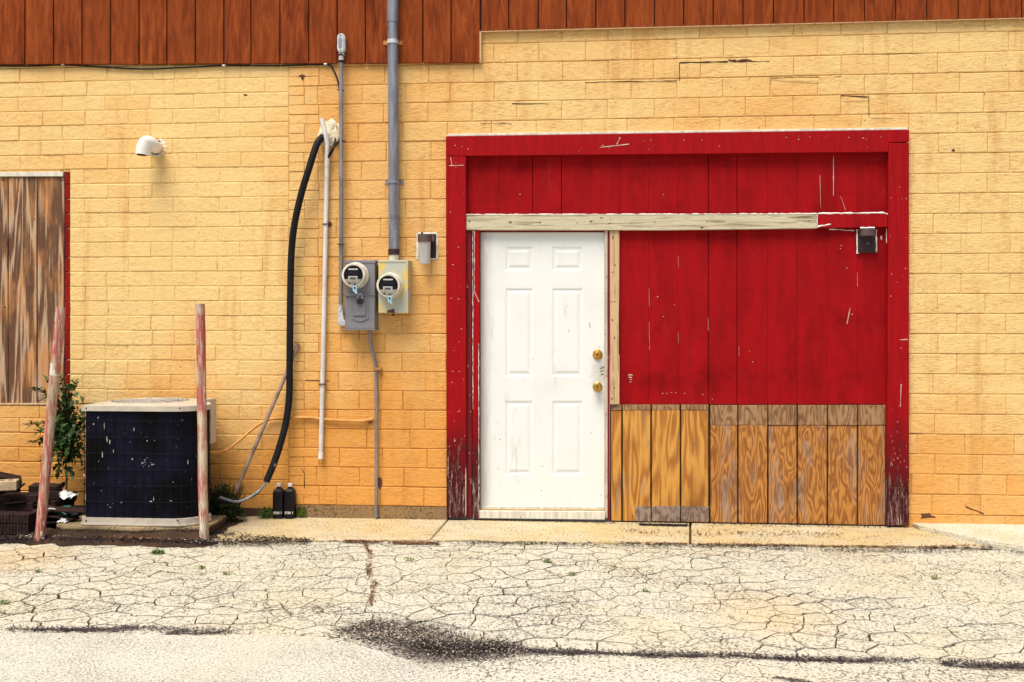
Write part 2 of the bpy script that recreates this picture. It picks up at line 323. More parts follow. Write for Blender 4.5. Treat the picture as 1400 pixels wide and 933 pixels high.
def asphalt(name, base, warm, tar=True, crack=True, pits=.7, fs=62):
    s = NT(name); p = s.pos(); f = s.noise(p, fs, 3, .7); f2 = s.noise(p, 120, 2, .6); big = s.noise(p, .8, 5, .62)
    c = s.mix(s.step(big, .42, .64), base, warm)
    c = s.mix(s.step(f2, .38, .66, 0, .5), c, [q*.5 for q in base])
    den = s.step(s.noise(s.sc((1.2, 2.2, 1)), 1.3, 4, .6), .35, .7, .60, .535)
    pit = s.step(f, den, s.ma('ADD', den, .02)); c = s.mix(s.ma('MULTIPLY', pit, pits), c, (.06, .038, .028))
    c = s.mix(s.step(s.vor(p, 48), .20, .12, 0, .8), c, s.ramp(s.vor(p, 48, 'F1', 1), [(.3, (.05, .035, .03)), (.35, (.72, .68, .56)), (.75, (.74, .70, .6)), (.8, (.30, .2, .12))]))
    h = s.ma('SUBTRACT', s.ma('MULTIPLY', f2, .4), pit)
    if crack:
        wv = s.vm('ADD', s.sc((1, 1, 0)), s.vm('SCALE', s.noise(p, 7, 4, .6, color=True), None, .09))
        for scl, th, lo in ((8.5, .020, .50), ):
            e = s.vor(wv, scl, 'DISTANCE_TO_EDGE'); mk = s.ma('MULTIPLY', s.step(e, th, th*.35), s.step(s.noise(p, 2.1+scl*.1, 3, .6), lo, lo+.10))
            c = s.mix(s.ma('MULTIPLY', mk, .75), c, (.12, .055, .025)); h = s.ma('SUBTRACT', h, s.ma('MULTIPLY', mk, 2))
    ru = G(1050, 835, 0); rd = s.vm('LENGTH', s.vm('MULTIPLY', s.vm('SUBTRACT', p, tuple(ru)), (1, .8, 0)))
    c = s.mix(s.ma('MULTIPLY', s.step(s.ma('ADD', rd, s.ma('MULTIPLY', big, .9)), .95, .35), .4), c, (.60, .40, .14))
    ru = G(20, 760, 0); rd = s.vm('LENGTH', s.vm('SUBTRACT', p, tuple(ru)))
    c = s.mix(s.ma('MULTIPLY', s.step(s.ma('ADD', rd, s.ma('MULTIPLY', big, .7)), .95, .35), .4), c, (.60, .38, .12))
    if tar:
        m = polymask(s, TAR); grav = s.noise(p, 62, 3, .7)
        tm = s.step(s.ma('ADD', m, s.ma('MULTIPLY', s.ma('SUBTRACT', grav, .5), 4.5)), 1.05, .9)
        c = s.mix(s.ma('MULTIPLY', tm, .93), c, s.mix(s.step(grav, .48, .54), (.014, .010, .016), s.mix(s.step(m, .2, .9), (.12, .095, .09), (.42, .36, .30))))
    s.bump(h, .004); return s.out(c, .85, 0, .15)
M['lot'] = asphalt('bleached_cracked_asphalt', (.62, .60, .51), (.61, .56, .42))
M['lot_low'] = asphalt('bleached_asphalt', (.63, .61, .53), (.61, .56, .43))
M['patch'] = asphalt('pale_newer_surface', (.62, .61, .54), (.60, .58, .48), False, False, .5, 95)
M['soil'] = concrete('dark_crack_soil', (.06, .032, .018), (.11, .058, .028), .6, (.02, .014, .010))
M['mulch'] = concrete('dark_littered_soil', (.026, .018, .014), (.065, .035, .020), .8, (.015, .01, .01))
M['litter_brown'] = simple('dry_brown_litter', (.22, .10, .045), .85, var=.5)
M['litter_dark'] = simple('dark_grit', (.030, .022, .024), .85, var=.5)
M['gravel'] = simple('exposed_grey_gravel', (.085, .066, .070), .85, var=.6, scale=60)
M['litter_pale'] = simple('pale_grit', (.50, .44, .34), .85, var=.3)
M['far_ground'] = concrete('lot_surface_beyond', (.42, .39, .30), (.40, .34, .24), .5)

# ------------------------------------------------------------ mesh helpers
COL = sc.collection
def link(name, bm, mat, parent=None, smooth=False, mods=None):
    me = bpy.data.meshes.new(name); bmesh.ops.recalc_face_normals(bm, faces=bm.faces); bm.to_mesh(me); bm.free()
    if smooth: me.polygons.foreach_set('use_smooth', [True]*len(me.polygons)); me.set_sharp_from_angle(angle=R(50))
    me.materials.append(M[mat] if isinstance(mat, str) else mat)
    o = bpy.data.objects.new(name, me); COL.objects.link(o)
    if parent: o.parent = parent; o.matrix_parent_inverse = Matrix.Translation(-parent.location)
    return o
def thing(name, label, cat, loc=(0, 0, 0), group=None):
    o = bpy.data.objects.new(name, None); COL.objects.link(o); o.location = loc; o.empty_display_size = .1
    return tag(o, label, cat, group)
def tag(o, label, cat, group=None):
    o['label'] = label; o['category'] = cat
    if group: o['group'] = group
    return o
def stuff(o): o['kind'] = 'stuff'; return o
def struct(o): o['kind'] = 'structure'; return o
def bmn(): return bmesh.new()
def box(bm, x0, x1, y0, y1, z0, z1):
    v = [bm.verts.new((x, y, z)) for x in (x0, x1) for y in (y0, y1) for z in (z0, z1)]
    fs = [bm.faces.new([v[i] for i in q]) for q in ((0, 1, 3, 2), (4, 6, 7, 5), (0, 4, 5, 1), (2, 3, 7, 6), (0, 2, 6, 4), (1, 5, 7, 3))]
    return v, fs
def prism(bm, pts, yf, yb, bev=0.0, wob=0.0):
    """outline seen on the wall (survey points), front face at depth yf, going back to yb"""
    f = [U(x, y, yf) for x, y in pts]
    if wob: f = [p+Vector((random.uniform(-wob, wob), 0, random.uniform(-wob, wob))) for p in f]
    a = [bm.verts.new(p) for p in f]; b = [bm.verts.new((p.x, yb, p.z)) for p in f]
    n = len(pts); ff = bm.faces.new(a); bm.faces.new(b[::-1])
    for i in range(n): bm.faces.new((a[i], a[(i+1) % n], b[(i+1) % n], b[i]))
    if bev: bmesh.ops.bevel(bm, geom=list(ff.edges)+[e for e in bm.edges if (e.verts[0] in a) != (e.verts[1] in a)], offset=bev, segments=1, affect='EDGES')
    return f
def pr(x0, y0, x1, y1): return [(x0, y0), (x1, y0), (x1, y1), (x0, y1)]
def tube(bm, pts, r, seg=10, caps=True, rs=None):
    pts = [Vector(p) for p in pts]; rings = []; nrm = None
    for i, p in enumerate(pts):
        t = (pts[min(i+1, len(pts)-1)]-pts[max(i-1, 0)]).normalized()
        if nrm is None: nrm = t.orthogonal().normalized()
        nrm = (nrm-t*nrm.dot(t)).normalized(); bn = t.cross(nrm); rr = rs[i] if rs else r
        rings.append([bm.verts.new(p+(nrm*math.cos(a)+bn*math.sin(a))*rr) for a in [2*math.pi*k/seg for k in range(seg)]])
    for a, b in zip(rings[:-1], rings[1:]):
        for k in range(seg): bm.faces.new((a[k], a[(k+1) % seg], b[(k+1) % seg], b[k]))
    if caps: bm.faces.new(rings[0][::-1]); bm.faces.new(rings[-1])
def smooth_path(pts, n=6):
    P = [Vector(p) for p in pts]; P = [P[0]*2-P[1]]+P+[P[-1]*2-P[-2]]; out = []
    for i in range(1, len(P)-2):
        for k in range(n):
            t = k/n; a, b, c, d = P[i-1:i+3]
            out.append(.5*((2*b)+(c-a)*t+(2*a-5*b+4*c-d)*t*t+(-a+3*b-3*c+d)*t*t*t))
    return out+[P[-2]]
def lathe(bm, c, prof, seg=24, axis='y'):
    """profile of (radius, out) round an axis leaving the wall towards -y (or up, axis z)"""
    rings = []
    for r, d in prof:
        ring = []
        for k in range(seg):
            a = 2*math.pi*k/seg
            q = Vector((r*math.cos(a), -d, r*math.sin(a))) if axis == 'y' else Vector((r*math.cos(a), r*math.sin(a), d))
            ring.append(bm.verts.new(Vector(c)+q))
        rings.append(ring)
    for a, b in zip(rings[:-1], rings[1:]):
        for k in range(seg): bm.faces.new((a[k], a[(k+1) % seg], b[(k+1) % seg], b[k]))
    bm.faces.new(rings[0]); bm.faces.new(rings[-1])
def part_prism(name, pts, yf, yb, mat, parent, bev=.002, wob=0): bm = bmn(); prism(bm, pts, yf, yb, bev, wob); return link(name, bm, mat, parent)
def part_tube(name, pts, r, mat, parent, seg=10, rs=None): bm = bmn(); tube(bm, pts, r, seg, rs=rs); return link(name, bm, mat, parent, True)
def part_lathe(name, c, prof, mat, parent, seg=24, axis='y', smooth=True):
    bm = bmn(); lathe(bm, c, prof, seg, axis); o = link(name, bm, mat, parent, False)
    if smooth:
        for p in o.data.polygons: p.use_smooth = len(p.vertices) == 4
        try: o.data.set_sharp_from_angle(angle=R(35))
        except Exception: pass
    return o

# ------------------------------------------------------------ masonry walls
BK = .007
def course_unit(parent, name, x0, x1, z0, z1, mat, y=0.0, j=.0026, g=.0030, bev=.0045, gx=.4):
    """one brick: proud of the mortar, soft arrises, corners a little out of true"""
    bm = bmn(); q = lambda a: random.uniform(-a, a); dy = q(.0018)
    x0 += g*gx+q(j*.3); x1 -= g*gx+q(j*.3); z0 += g*.7+q(j*.5); z1 -= g*.7+q(j*.5)
    c = [(x0, z0), (x1, z0), (x1, z1), (x0, z1)]; s = [(1, 1), (-1, 1), (-1, -1), (1, -1)]
    A = [bm.verts.new((a, y+.03, b)) for a, b in c]
    B = [bm.verts.new((a+q(j)*.4, y+dy+bev*.9, b+q(j)*.4)) for a, b in c]
    C = [bm.verts.new((a+sx*(bev+abs(q(j))), y+dy+q(.0012), b+sz*(bev*.8+abs(q(j))))) for (a, b), (sx, sz) in zip(c, s)]
    for k in range(4):
        l = (k+1) % 4; bm.faces.new((A[k], A[l], B[l], B[k])); bm.faces.new((B[k], B[l], C[l], C[k]))
    bm.faces.new(C); bm.faces.new(A[::-1])
    return link(name, bm, mat, parent)
SPL = X(395)                                     # where the two buildings meet
left = thing('brick_wall', 'pale yellow painted brick wall left of the black hose, behind the air conditioner', 'wall', (X(200), 0, 0))
right = thing('block_wall', 'yellow painted block wall around the red garage frame, carrying the electric meters', 'wall', (X(1000), 0, 0))
WX = X(88); WX2 = X(96); WZ0 = Zw(60, 554); WZ1 = Zw(60, 236)        # boarded window opening
xl = X(-420)
# mortar backings
bm = bmn()
box(bm, WX2-.002, SPL-.001, BK-.0035, .2, .06, 3.3); box(bm, xl, WX2-.002, BK, .2, .06, WZ0-.003); box(bm, xl, WX2-.002, BK, .2, WZ1+.004, 3.3)
box(bm, xl, X(-150), BK, .2, WZ0-.003, WZ1+.004)
link('mortar', bm, 'mortar_left', left)
OX0, OX1, OZ = X(622), X(1232), Zw(900, 195)     # garage opening
bm = bmn(); xr = X(1800)
zb = Zw(600, 693.2)
box(bm, SPL+.001, OX0, BK, .2, zb, 4.1); box(bm, OX1, xr, BK, .2, -.02, 4.1); box(bm, OX0, OX1, BK, .2, OZ, 4.1)
link('mortar', bm, 'mortar', right)
bm = bmn(); box(bm, xl, SPL-.0005, -.004, .2, -.1, .0602)
link('footing', bm, 'foundation_dark', left)
bm = bmn(); box(bm, SPL+.0005, X(612), -.012, .2, -.1, zb-.002); link('footing', bm, 'foundation', right)

rowL = (Zw(120, 111.4)-Zw(120, 652.8))/27; z0L = Zw(120, 652.8)-rowL*2
pitch = X(210)-X(149.5); baseA = X(146)
i = 0; z = z0L-rowL
while z < Zw(120, 82):
    z += rowL; i += 1
    za, zbb = z-rowL if i > 1 else z-rowL, z
    za, zbb = z, z+rowL
    off = baseA + (pitch*.5 if i % 2 else 0) + random.uniform(-.012, .012)
    inwin = zbb > WZ0+.02 and za < WZ1-.02
    xs = X(96) if inwin else X(-100)
    k = math.floor((xs-off)/pitch); cuts = [xs]
    x = off+k*pitch
    while x < SPL:
        xx = x+random.uniform(-.008, .008)
        if xx > xs+.05 and xx < SPL-.05: cuts.append(xx)
        x += pitch
    cuts.append(SPL)
    if random.random() < .25 and len(cuts) > 4:
        q = random.randint(2, len(cuts)-2); cuts.insert(q, (cuts[q-1]+cuts[q])/2)
    z1 = zbb
    for a, b in zip(cuts[:-1], cuts[1:]):
        if a < WX2 and za < WZ1 and zbb > WZ1: course_unit(left, 'brick', a, b, max(za, WZ1+.006), z1, 'brick', bev=.003)
        elif a < WX2 and za < WZ0 and zbb > WZ0: course_unit(left, 'brick', a, b, za, min(z1, WZ0-.006), 'brick', bev=.003)
        else: course_unit(left, 'brick', a, b, za, z1, 'brick')
    if inwin:
        course_unit(left, 'brick', WX+.001, WX2-.001, max(za, WZ0), min(zbb, WZ1), 'red_edge', y=.001, bev=.003)['label'] = 'red painted brick at the window edge'

rowR = (Zw(600, 114.2)-Zw(600, 693.2))/22; z0R = zb
pR = X(800)-X(738); baseR = X(738.5)
i = -1; z = z0R-rowR*2 if False else z0R-rowR
rows = []
z = z0R-rowR
while z < Zw(900, 20):
    rows.append((z, z+rowR)); z += rowR
for i, (za, zbb) in enumerate(rows):
    off = baseR + (pR*.5 if i % 2 else 0) + random.uniform(-.03, .03)*(1 if zbb < 3 else .3)
    sxe = SPL+(X(436)-X(395) if i % 2 else X(416)-X(395))
    xs = SPL; cuts = []
    x = off-20*pR
    while x < X(1530):
        if x > sxe+.09: cuts.append(x+random.uniform(-.006, .006))
        x += pR
    cuts = [sxe]+cuts
    for a, b in zip(cuts[:-1], cuts[1:]):
        if i == 0 and a < X(1230): continue
        if zbb <= OZ+.01 and b > OX0 and a < OX1:
            if a < OX0-.04: b = OX0
            elif b > OX1+.04: a = OX1
            else: continue
        elif za < OZ < zbb and a < OX1 and b > OX0:
            course_unit(right, 'block', max(a, OX0), min(b, OX1), OZ+.002, zbb, 'block', bev=.003)
            if a < OX0-.04: course_unit(right, 'block', a, OX0, za, zbb, 'block')
            if b > OX1+.04: course_unit(right, 'block', OX1, b, za, zbb, 'block')
            continue
        course_unit(right, 'block', a, b, za, zbb, 'block')
    if i > 0:
        zm = (za+zbb)/2
        for n_, (c0, c1) in enumerate(((za, zm), (zm, zbb))):
            if i % 2 and n_ == 0 and random.random() < .8:
                m_ = SPL+(sxe-SPL)*.5; course_unit(right, 'brick', SPL, m_, c0, c1, 'brick', j=.002, bev=.003); course_unit(right, 'brick', m_, sxe, c0, c1, 'brick', j=.002, bev=.003)
            else: course_unit(right, 'brick', SPL, sxe, c0, c1, 'brick', j=.002, bev=.003)
# open joints over the garage: dark slits with lifted paint below
bm = bmn()
def slit(bm, pts, wpx, y=-.0022):
    for (a, b), (c, d) in zip(pts[:-1], pts[1:]):
        n = max(2, int(math.hypot(c-a, d-b)/7)); prev = None
        for k in range(n+1):
            t = k/n; px, py = a+(c-a)*t, b+(d-b)*t+random.uniform(-.35, .35); h = wpx*random.uniform(.35, 1)/2
            dx, dy = (d-b), -(c-a); L = math.hypot(dx, dy); dx, dy = dx/L*h, dy/L*h
            cur = (bm.verts.new(U(px-dx, py-dy, y)), bm.verts.new(U(px+dx, py+dy, y)))
            if prev: bm.faces.new((prev[0], cur[0], cur[1], prev[1]))
            prev = cur
for pts, wd in [([(929, 86), (960, 85.3), (995, 84.5)], 2.2), ([(1000, 84.5), (1052, 84)], 1.6), ([(800, 113), (835, 112), (926, 111)], 1.2), ([(929, 86), (929, 111)], 1.2),
                ([(1054, 107), (1110, 106), (1150, 105)], 1.4), ([(1150, 131), (1188, 133)], 1.6), ([(1188, 133), (1188, 158)], 1), ([(700, 142), (750, 142)], 1.5), ([(657, 169.5), (690, 168.5), (700, 170)], 1.2),
                ([(1204, 75), (1270, 73)], .9), ([(412, 640), (416, 647), (416, 668)], 1), ([(1244, 593), (1262, 593)], 1.5), ([(1320, 693), (1345, 703)], 2.4), ([(418, 520), (450, 521)], 1)]:
    slit(bm, pts, wd)
stuff(link('open_crack', bm, 'hole', right))
bm = bmn()                                       # torn masonry hole high on the wall
for px, py in ((1001, 83), (1008, 84), (1015, 83), (1023, 83)):
    slit(bm, [(px-5, py+random.uniform(-1, 1)), (px+5, py+random.uniform(-1, 1))], 4)
stuff(link('chipped_spot', bm, 'rust', right))
bm = bmn()
def blob(bm, px, py, rx, ry, y=-.004, th=.012, n=10, rag=.3, rnd=None):
    c = U(px, py, y-th); ring = []
    sx = (X(px+1)-X(px)); cv = bm.verts.new(c)
    for k in range(n):
        a = 2*math.pi*k/n; m = 1+random.uniform(-rag, rag)
        ring.append(U(px+math.cos(a)*rx*m, py+math.sin(a)*ry*m, y-th*.4))
    r1 = [bm.verts.new(p) for p in ring]; r2 = [bm.verts.new((p.x, y+.012, p.z)) for p in ring]
    for k in range(n):
        l = (k+1) % n; bm.faces.new((cv, r1[k], r1[l])); bm.faces.new((r1[k], r1[l], r2[l], r2[k]))
for px, py, rx, ry in ((1102, 110, 48, 3), (1125, 119, 6, 4), (1170, 137, 18, 2), (1205, 160, 13, 3), (922, 77, 4, 3), (688, 81, 4, 4)):
    blob(bm, px, py, rx, ry, 0, .004, 14, .35)
stuff(link('mortar_smear', bm, 'block', right))
bm = bmn()
blob(bm, 413, 106, 1.6, 4, 0, .006, 7); blob(bm, 413, 104, 4, 1.2, 0, .006, 7); blob(bm, 1303, 206, 3, 2, 0, .004, 8); blob(bm, 519, 661, 4, 7, 0, .004, 9, .5); blob(bm, 1268, 706, 13, 3, 0, .004, 9, .5); blob(bm, 335, 130, 3, 1.5, 0, .004, 7)
stuff(link('rust_spot', bm, 'rust', right))

# ------------------------------------------------------------ upper siding
sid = thing('wood_siding', 'dark red brown vertical board siding across the top of both walls', 'siding', (X(600), 0, 3))
jl = [-400, -360, -321, -282, -242, -203, -163, -124, -85, -45, -5, 34, 73, 112, 151, 190, 228, 267, 306, 343, 382.6, 422, 461, 499.6, 539, 578, 616.7, 656.5]
jr = [657.5, 695.5, 736, 774.7, 814.8, 854.6, 895, 934.9, 975.3, 1016, 1057.8, 1099.6, 1140, 1182.6, 1224.4, 1267.3, 1310.5, 1353.7, 1396.9, 1440, 1484]
SY = -.030
def ybl(x): return 88.0 + (0 if x < 190 else 0) - max(0, x-190)/467*2.2
def ybr(x): return 43 - (x-657)/743*18.2
def board(parent, name, x0, x1, ya, yb_, yt, yf, ybk, mat, bev=.003, gap=.75):
    dy = random.uniform(-.0025, .0025) if mat != 'red' else 0; bm = bmn()
    prism(bm, [(x0+gap, yt), (x1-gap, yt), (x1-gap, yb_+random.uniform(-.3, .3)), (x0+gap, ya+random.uniform(-.3, .3))], yf+dy, ybk, bev)
    return link(name, bm, mat, parent)
for a, b in zip(jl[:-1], jl[1:]): board(sid, 'siding_board', a, b, ybl(a), ybl(b), -230, SY, -.012, 'siding')
for a, b in zip(jr[:-1], jr[1:]): board(sid, 'siding_board', a, b, ybr(a), ybr(b), -230, SY, -.012, 'siding')
bm = bmn(); prism(bm, [(-420, -230), (1800, -230), (1800, 12), (1484, 20), (657, 39), (657, 82.5), (-420, 84)], -.014, .003); link('backing', bm, 'hole', sid)
bm = bmn(); prism(bm, [(655.6, 43), (657.8, 43), (657.8, 86), (655.6, 86)], -.034, -.012); prism(bm, [(658, 42.8), (1480, 22.5), (1480, 23.3), (658, 43.8)], -.033, -.012)
link('edge_trim', bm, 'stud', sid)
# thin sagging cable under the siding
cab = thing('sagging_cable', 'thin black cable sagging under the left siding and looping to the thin conduit', 'cable', (X(230), 0, 2.9))
pth = [U(x, y, -.014) for x, y in ((-100, 89), (30, 90.5), (90, 89), (150, 92.5), (200, 94.5), (250, 92.5), (306, 90), (380, 90), (445, 88.6))]+[U(455, 95, -.02), U(461, 108, -.03), U(464, 122, -.04)]
part_tube('cable_run', smooth_path(pth), .0062, 'black', cab, 8)
for px, py in ((86, 88.5), (306, 90), (445, 88)): part_tube('clip', [U(px-2, py, -.022), U(px+2, py, -.022)], .007, 'fitting', cab, 8)

# ------------------------------------------------------------ boarded window
win = thing('boarded_window', 'window opening closed with weathered brown and white striped plywood, at the left edge', 'window', (X(20), 0, 1))
for a, b in ((-150, -70), (-70, -29), (-29, 11), (11, 50.5), (50.5, 88.3)):
    board(win, 'plank', a, b, 551.5, 551.5, 242.5, .012, .05, 'window_ply', .003, .7)
bm = bmn(); prism(bm, pr(-150, 240, 89, 553), .045, .08); link('backing', bm, 'hole', win)
part_prism('top_trim', [(-150, 236.5), (86, 235), (86, 241.3), (-150, 242)], -.006, .06, 'sill_white', win)
part_prism('bottom_trim', [(-150, 552), (89, 551.3), (89, 554), (-150, 554)], -.004, .06, 'stud', win)
bm = bmn()
for px, py in ((4, 246), (39, 246), (84, 247), (14, 467), (84, 480), (47, 300), (6, 420)): blob(bm, px, py, 1.3, 1.3, .010, .002, 6)
stuff(link('nail_head', bm, 'rust', win))

# ------------------------------------------------------------ garage frame with red infill
gar = thing('garage_surround', 'red painted timber garage frame with red panels and honey plywood around the white door', 'garage front', (X(926), 0, 0))
FY = -.038
part_prism('frame_post', [(609.5, 213.5), (637, 213.5), (637.5, 708.5), (610.5, 708.5)], FY, .06, 'red_post', gar, .003)
part_prism('frame_post', [(1215, 195), (1243, 195.5), (1243, 718), (1212.8, 719)], FY, .06, 'red_post', gar, .003)
part_prism('frame_header', [(609.5, 187), (1243.2, 178), (1243.2, 193.8), (1214.6, 194.3), (1214.6, 207.8), (637, 213), (609.5, 213)], FY-.002, .06, 'red_post', gar, .002)
part_prism('header_ledge', [(613, 183.2), (1238, 174.5), (1243, 177.6), (610, 186.7)], -.022, .003, 'sill_white', gar, .002)
PY = .018
jt = [637.5, 682, 728, 768, 807, 847, 887, 927, 968, 1008, 1049, 1089, 1131, 1172.6, 1214.5]
dp = {728: .006, 968: .006}
for n_, (a, b) in enumerate(zip(jt[:-1], jt[1:])):
    board(gar, 'red_board', a, b, 296, 296, 207, PY+(.003 if n_ in (0, 1) else 0)+(.004 if a >= 968 else 0), .05, 'red', .0010 if a in (728, 968) else .0007, .8 if a in (728, 968) else .10)
jm = [847.5, 887, 927, 968, 1008, 1049, 1089, 1131, 1172.6, 1213]
for a, b in zip(jm[:-1], jm[1:]): board(gar, 'red_board', a, b, 553, 553, 311, PY+(.002 if a < 968 else .005), .05, 'red', .0010 if a in (728, 968) else .0007, .8 if a in (728, 968) else .10)
bm = bmn(); prism(bm, pr(834, 553.4, 1214, 718), .0455, .07); link('backing', bm, 'stem', gar)
gap_bm = bmn(); prism(gap_bm, pr(847, 290, 1214, 553), .046, .07); prism(gap_bm, pr(637, 200, 1214, 296), .046, .071); link('backing', gap_bm, 'red', gar)
# honey plywood along the bottom, with bare strips where trim has gone
LYc = .012
jb1 = [834.5, 850.5, 890.3, 930.6, 969.5]
for a, b in zip(jb1[:-1], jb1[1:]):
    board(gar, 'plywood_board', a, b, 712.5+(a-834)*.012, 713+(b-834)*.012, 561.5, LYc, .045, 'ply', .003, 1.15)
    board(gar, 'bare_strip', a, b, 561, 561, 553.6, LYc-.002, .045, 'ply_brown', .0015, .9)
jb2 = [970.5, 1009, 1050, 1090.3, 1131.4, 1172.6, 1211.5]
for a, b in zip(jb2[:-1], jb2[1:]):
    board(gar, 'plywood_board', a, b, 714.5+(a-970)*.017, 714.5+(b-970)*.017, 582, LYc+.003, .045, 'ply_fine', .003, 1.15)
    board(gar, 'bare_strip', a, b, 581.4, 581.4, 554.2, LYc+.001, .045, 'ply_brown', .0015, .9)
for a, b in ((868, 889.6), (891.2, 929.8), (931.4, 969)):
    part_prism('bare_patch', [(a, 692.3), (b, 692.5), (b, 713.4), (a, 712.4)], LYc-.003, LYc+.004, 'ply_grey', gar, .001)
# pale crossboard, half of it red
part_prism('crossboard', [(636.5, 293.8), (900, 293.6), (1117, 292.8), (1117, 312.4), (900, 314.8), (636.5, 314.6)], -.024, .03, 'grey_board', gar, .003)
part_prism('crossboard', [(1117.8, 292.6), (1213.8, 291.2), (1213.8, 310.6), (1117.8, 312.2)], -.022, .03, 'red_post', gar, .003)['label'] = 'short red painted piece of crossboard'
bm = bmn()
def strip(bm, pts, wpx, y, rag=.6, th=.003):
    for (a, b), (c, d) in zip(pts[:-1], pts[1:]):
        n = max(3, int(math.hypot(c-a, d-b)/4)); prev = None
        dx, dy = (d-b), -(c-a); L = math.hypot(dx, dy); dx /= L; dy /= L
        for k in range(n+1):
            t = k/n; px, py = a+(c-a)*t, b+(d-b)*t; h1 = wpx/2*random.uniform(1-rag, 1+rag*.5); h2 = wpx/2*random.uniform(1-rag, 1+rag*.5)
            m = U(px, py, y-th)
            cur = [bm.verts.new(U(px-dx*h1, py-dy*h1, y)), bm.verts.new(m), bm.verts.new(U(px+dx*h2, py+dy*h2, y))]
            if prev: bm.faces.new((prev[0], cur[0], cur[1], prev[1])); bm.faces.new((prev[1], cur[1], cur[2], prev[2]))
            prev = cur
strip(bm, [(637, 293.6), (900, 293.2), (1117, 292.4)], 1.8, -.0245, .9); strip(bm, [(1118, 292), (1208, 291.2), (1215, 293.5)], 2.4, -.0225, .7); strip(bm, [(1117.4, 293), (1117.4, 312)], 1.4, -.0245, .6); strip(bm, [(636.6, 293), (636.8, 315)], 1.2, -.025, .6)
strip(bm, [(1118, 310), (1136, 306.5)], 2, -.0235, .9); strip(bm, [(1133, 313.5), (1168, 315.5)], 1.5, .012, .9)
for a, b in ((1212, 313), ): strip(bm, [(a, b), (a+.3, b+20)], 1.6, -.0, .6)
stuff(link('flaked_edge', bm, 'white_caulk', gar))
# inner jambs by the door
part_prism('inner_jamb', [(637.8, 315.2), (645, 315.2), (645, 708.8), (637.8, 708.8)], -.005, .1, 'jamb', gar, .002)
part_prism('inner_jamb', [(645.8, 315.2), (655.6, 315.2), (655.6, 710), (645.8, 710)], -.016, .1, 'red_post', gar, .002)
bm = bmn(); strip(bm, [(646.4, 316), (646.6, 560)], 1.1, -.0172, .95); strip(bm, [(648.6, 316), (648.8, 400), (655, 413)], .8, -.0172, .95); strip(bm, [(654.5, 470), (654.8, 700)], 1, -.0172, .95)
stuff(link('flaked_edge', bm, 'white_caulk', gar))
part_prism('stud', [(834, 315.4), (847, 315.4), (845.8, 430), (846.6, 552.8), (834, 552.8)], -.008, .06, 'stud', gar, .002)
part_prism('door_jamb', pr(826.8, 315.4, 830.6, 708.5), -.004, .09, 'jamb_pale', gar, .001)
part_prism('door_jamb', pr(831, 315.4, 833.5, 711.5), .002, .09, 'jamb', gar, .001)
part_prism('door_head', pr(656, 315.2, 827, 317.8), .02, .09, 'jamb', gar, .001)
part_prism('foot_strip', [(835, 713), (1212, 719), (1212, 721), (835, 715)], .005, .06, 'hole', gar, 0)
# nails, chips and scratches in the red paint
bm = bmn(); rng = random.Random(5)
def chip(bm, px, py, w_, h_, y):
    n = 6; vs = []
    for k in range(n):
        a = 2*math.pi*k/n+rng.uniform(-.3, .3); m = rng.uniform(.4, 1.1); vs.append(bm.verts.new(U(px+math.cos(a)*w_*m, py+math.sin(a)*h_*m, y)))
    bm.faces.new(vs)
YF1 = FY-.0042; YF0 = FY-.0022
for k in range(24):
    px = rng.uniform(625, 1200); chip(bm, px, 200-(px-620)*.0125+rng.uniform(-9, 9), rng.uniform(.3, .9), rng.uniform(.3, .7), YF1)
for px, py in ((622, 199), (824, 199), (890, 192), (935, 192), (960, 192), (1075, 188), (1092, 191), (1160, 188), (1180, 189), (640, 204), (1204, 187)): chip(bm, px, py, 1.4, .9, YF1)
for a, b in (((820, 202), (860, 197)), ((843, 198), (848, 188)), ((614, 227), (634, 226)), ((616, 215), (618, 226))): slit_pts = [a, b]; slit(bm, slit_pts, 1.6, YF1 if a[1] < 212 else YF0)
for s0, s1 in ((611, 636), (1216, 1241)):
    for k in range(34):
        py = rng.uniform(215, 640) if k < 16 else rng.uniform(600, 705); h_ = rng.uniform(.5, 1.6)*(1 if py < 560 else 2.4)
        chip(bm, rng.uniform(s0, s1), py, rng.uniform(.25, .6), h_*.7, YF0)
for px, py in ((616, 290), (627, 338), (619, 362), (617, 408), (627, 409), (631, 450), (619, 508), (628, 508), (618, 523), (626, 563), (622, 603), (1218, 271), (1239, 272), (1219, 375), (1238, 367), (1218, 405), (1232, 476), (1230, 256), (1227, 577)): chip(bm, px, py, 1.3, .8, YF0)
slit(bm, [(1230, 465), (1241, 464)], 1.6, YF0); slit(bm, [(1232, 525), (1231, 556)], 1.2, YF0); slit(bm, [(636.8, 640), (636.8, 705)], 1.4, YF0)
slit(bm, [(1139.5, 213), (1139.5, 268)], 1.3, PY-.0012); slit(bm, [(1149, 268), (1156, 287)], .9, PY-.0012); slit(bm, [(1121, 240), (1122, 284)], .7, PY-.0012); slit(bm, [(1162.5, 421), (1158, 443)], 1.5, PY-.0012)
for x_, a, b in ((887.3, 395, 420), (887.5, 440, 478), (927.2, 350, 366), (927.2, 455, 470), (968, 434, 452), (1172, 372, 392), (1010, 474, 486)): slit(bm, [(x_, a), (x_+.5, b)], .45, PY-.0018)
for px, py in ((711, 266), (887, 292), (907, 266), (929, 296), (982, 291), (899, 406), (907, 433), (1149, 340), (1158, 367), (1150, 336), (1205, 326), (922, 417), (1165, 430), (906, 538), (912, 538), (918, 537), (924, 537), (936, 538), (961, 540), (974, 546), (1025, 480), (1029, 495)): chip(bm, px, py, 1.1, .9, PY-.002)
chip(bm, 1205, 326, 1.6, 4, PY-.002)
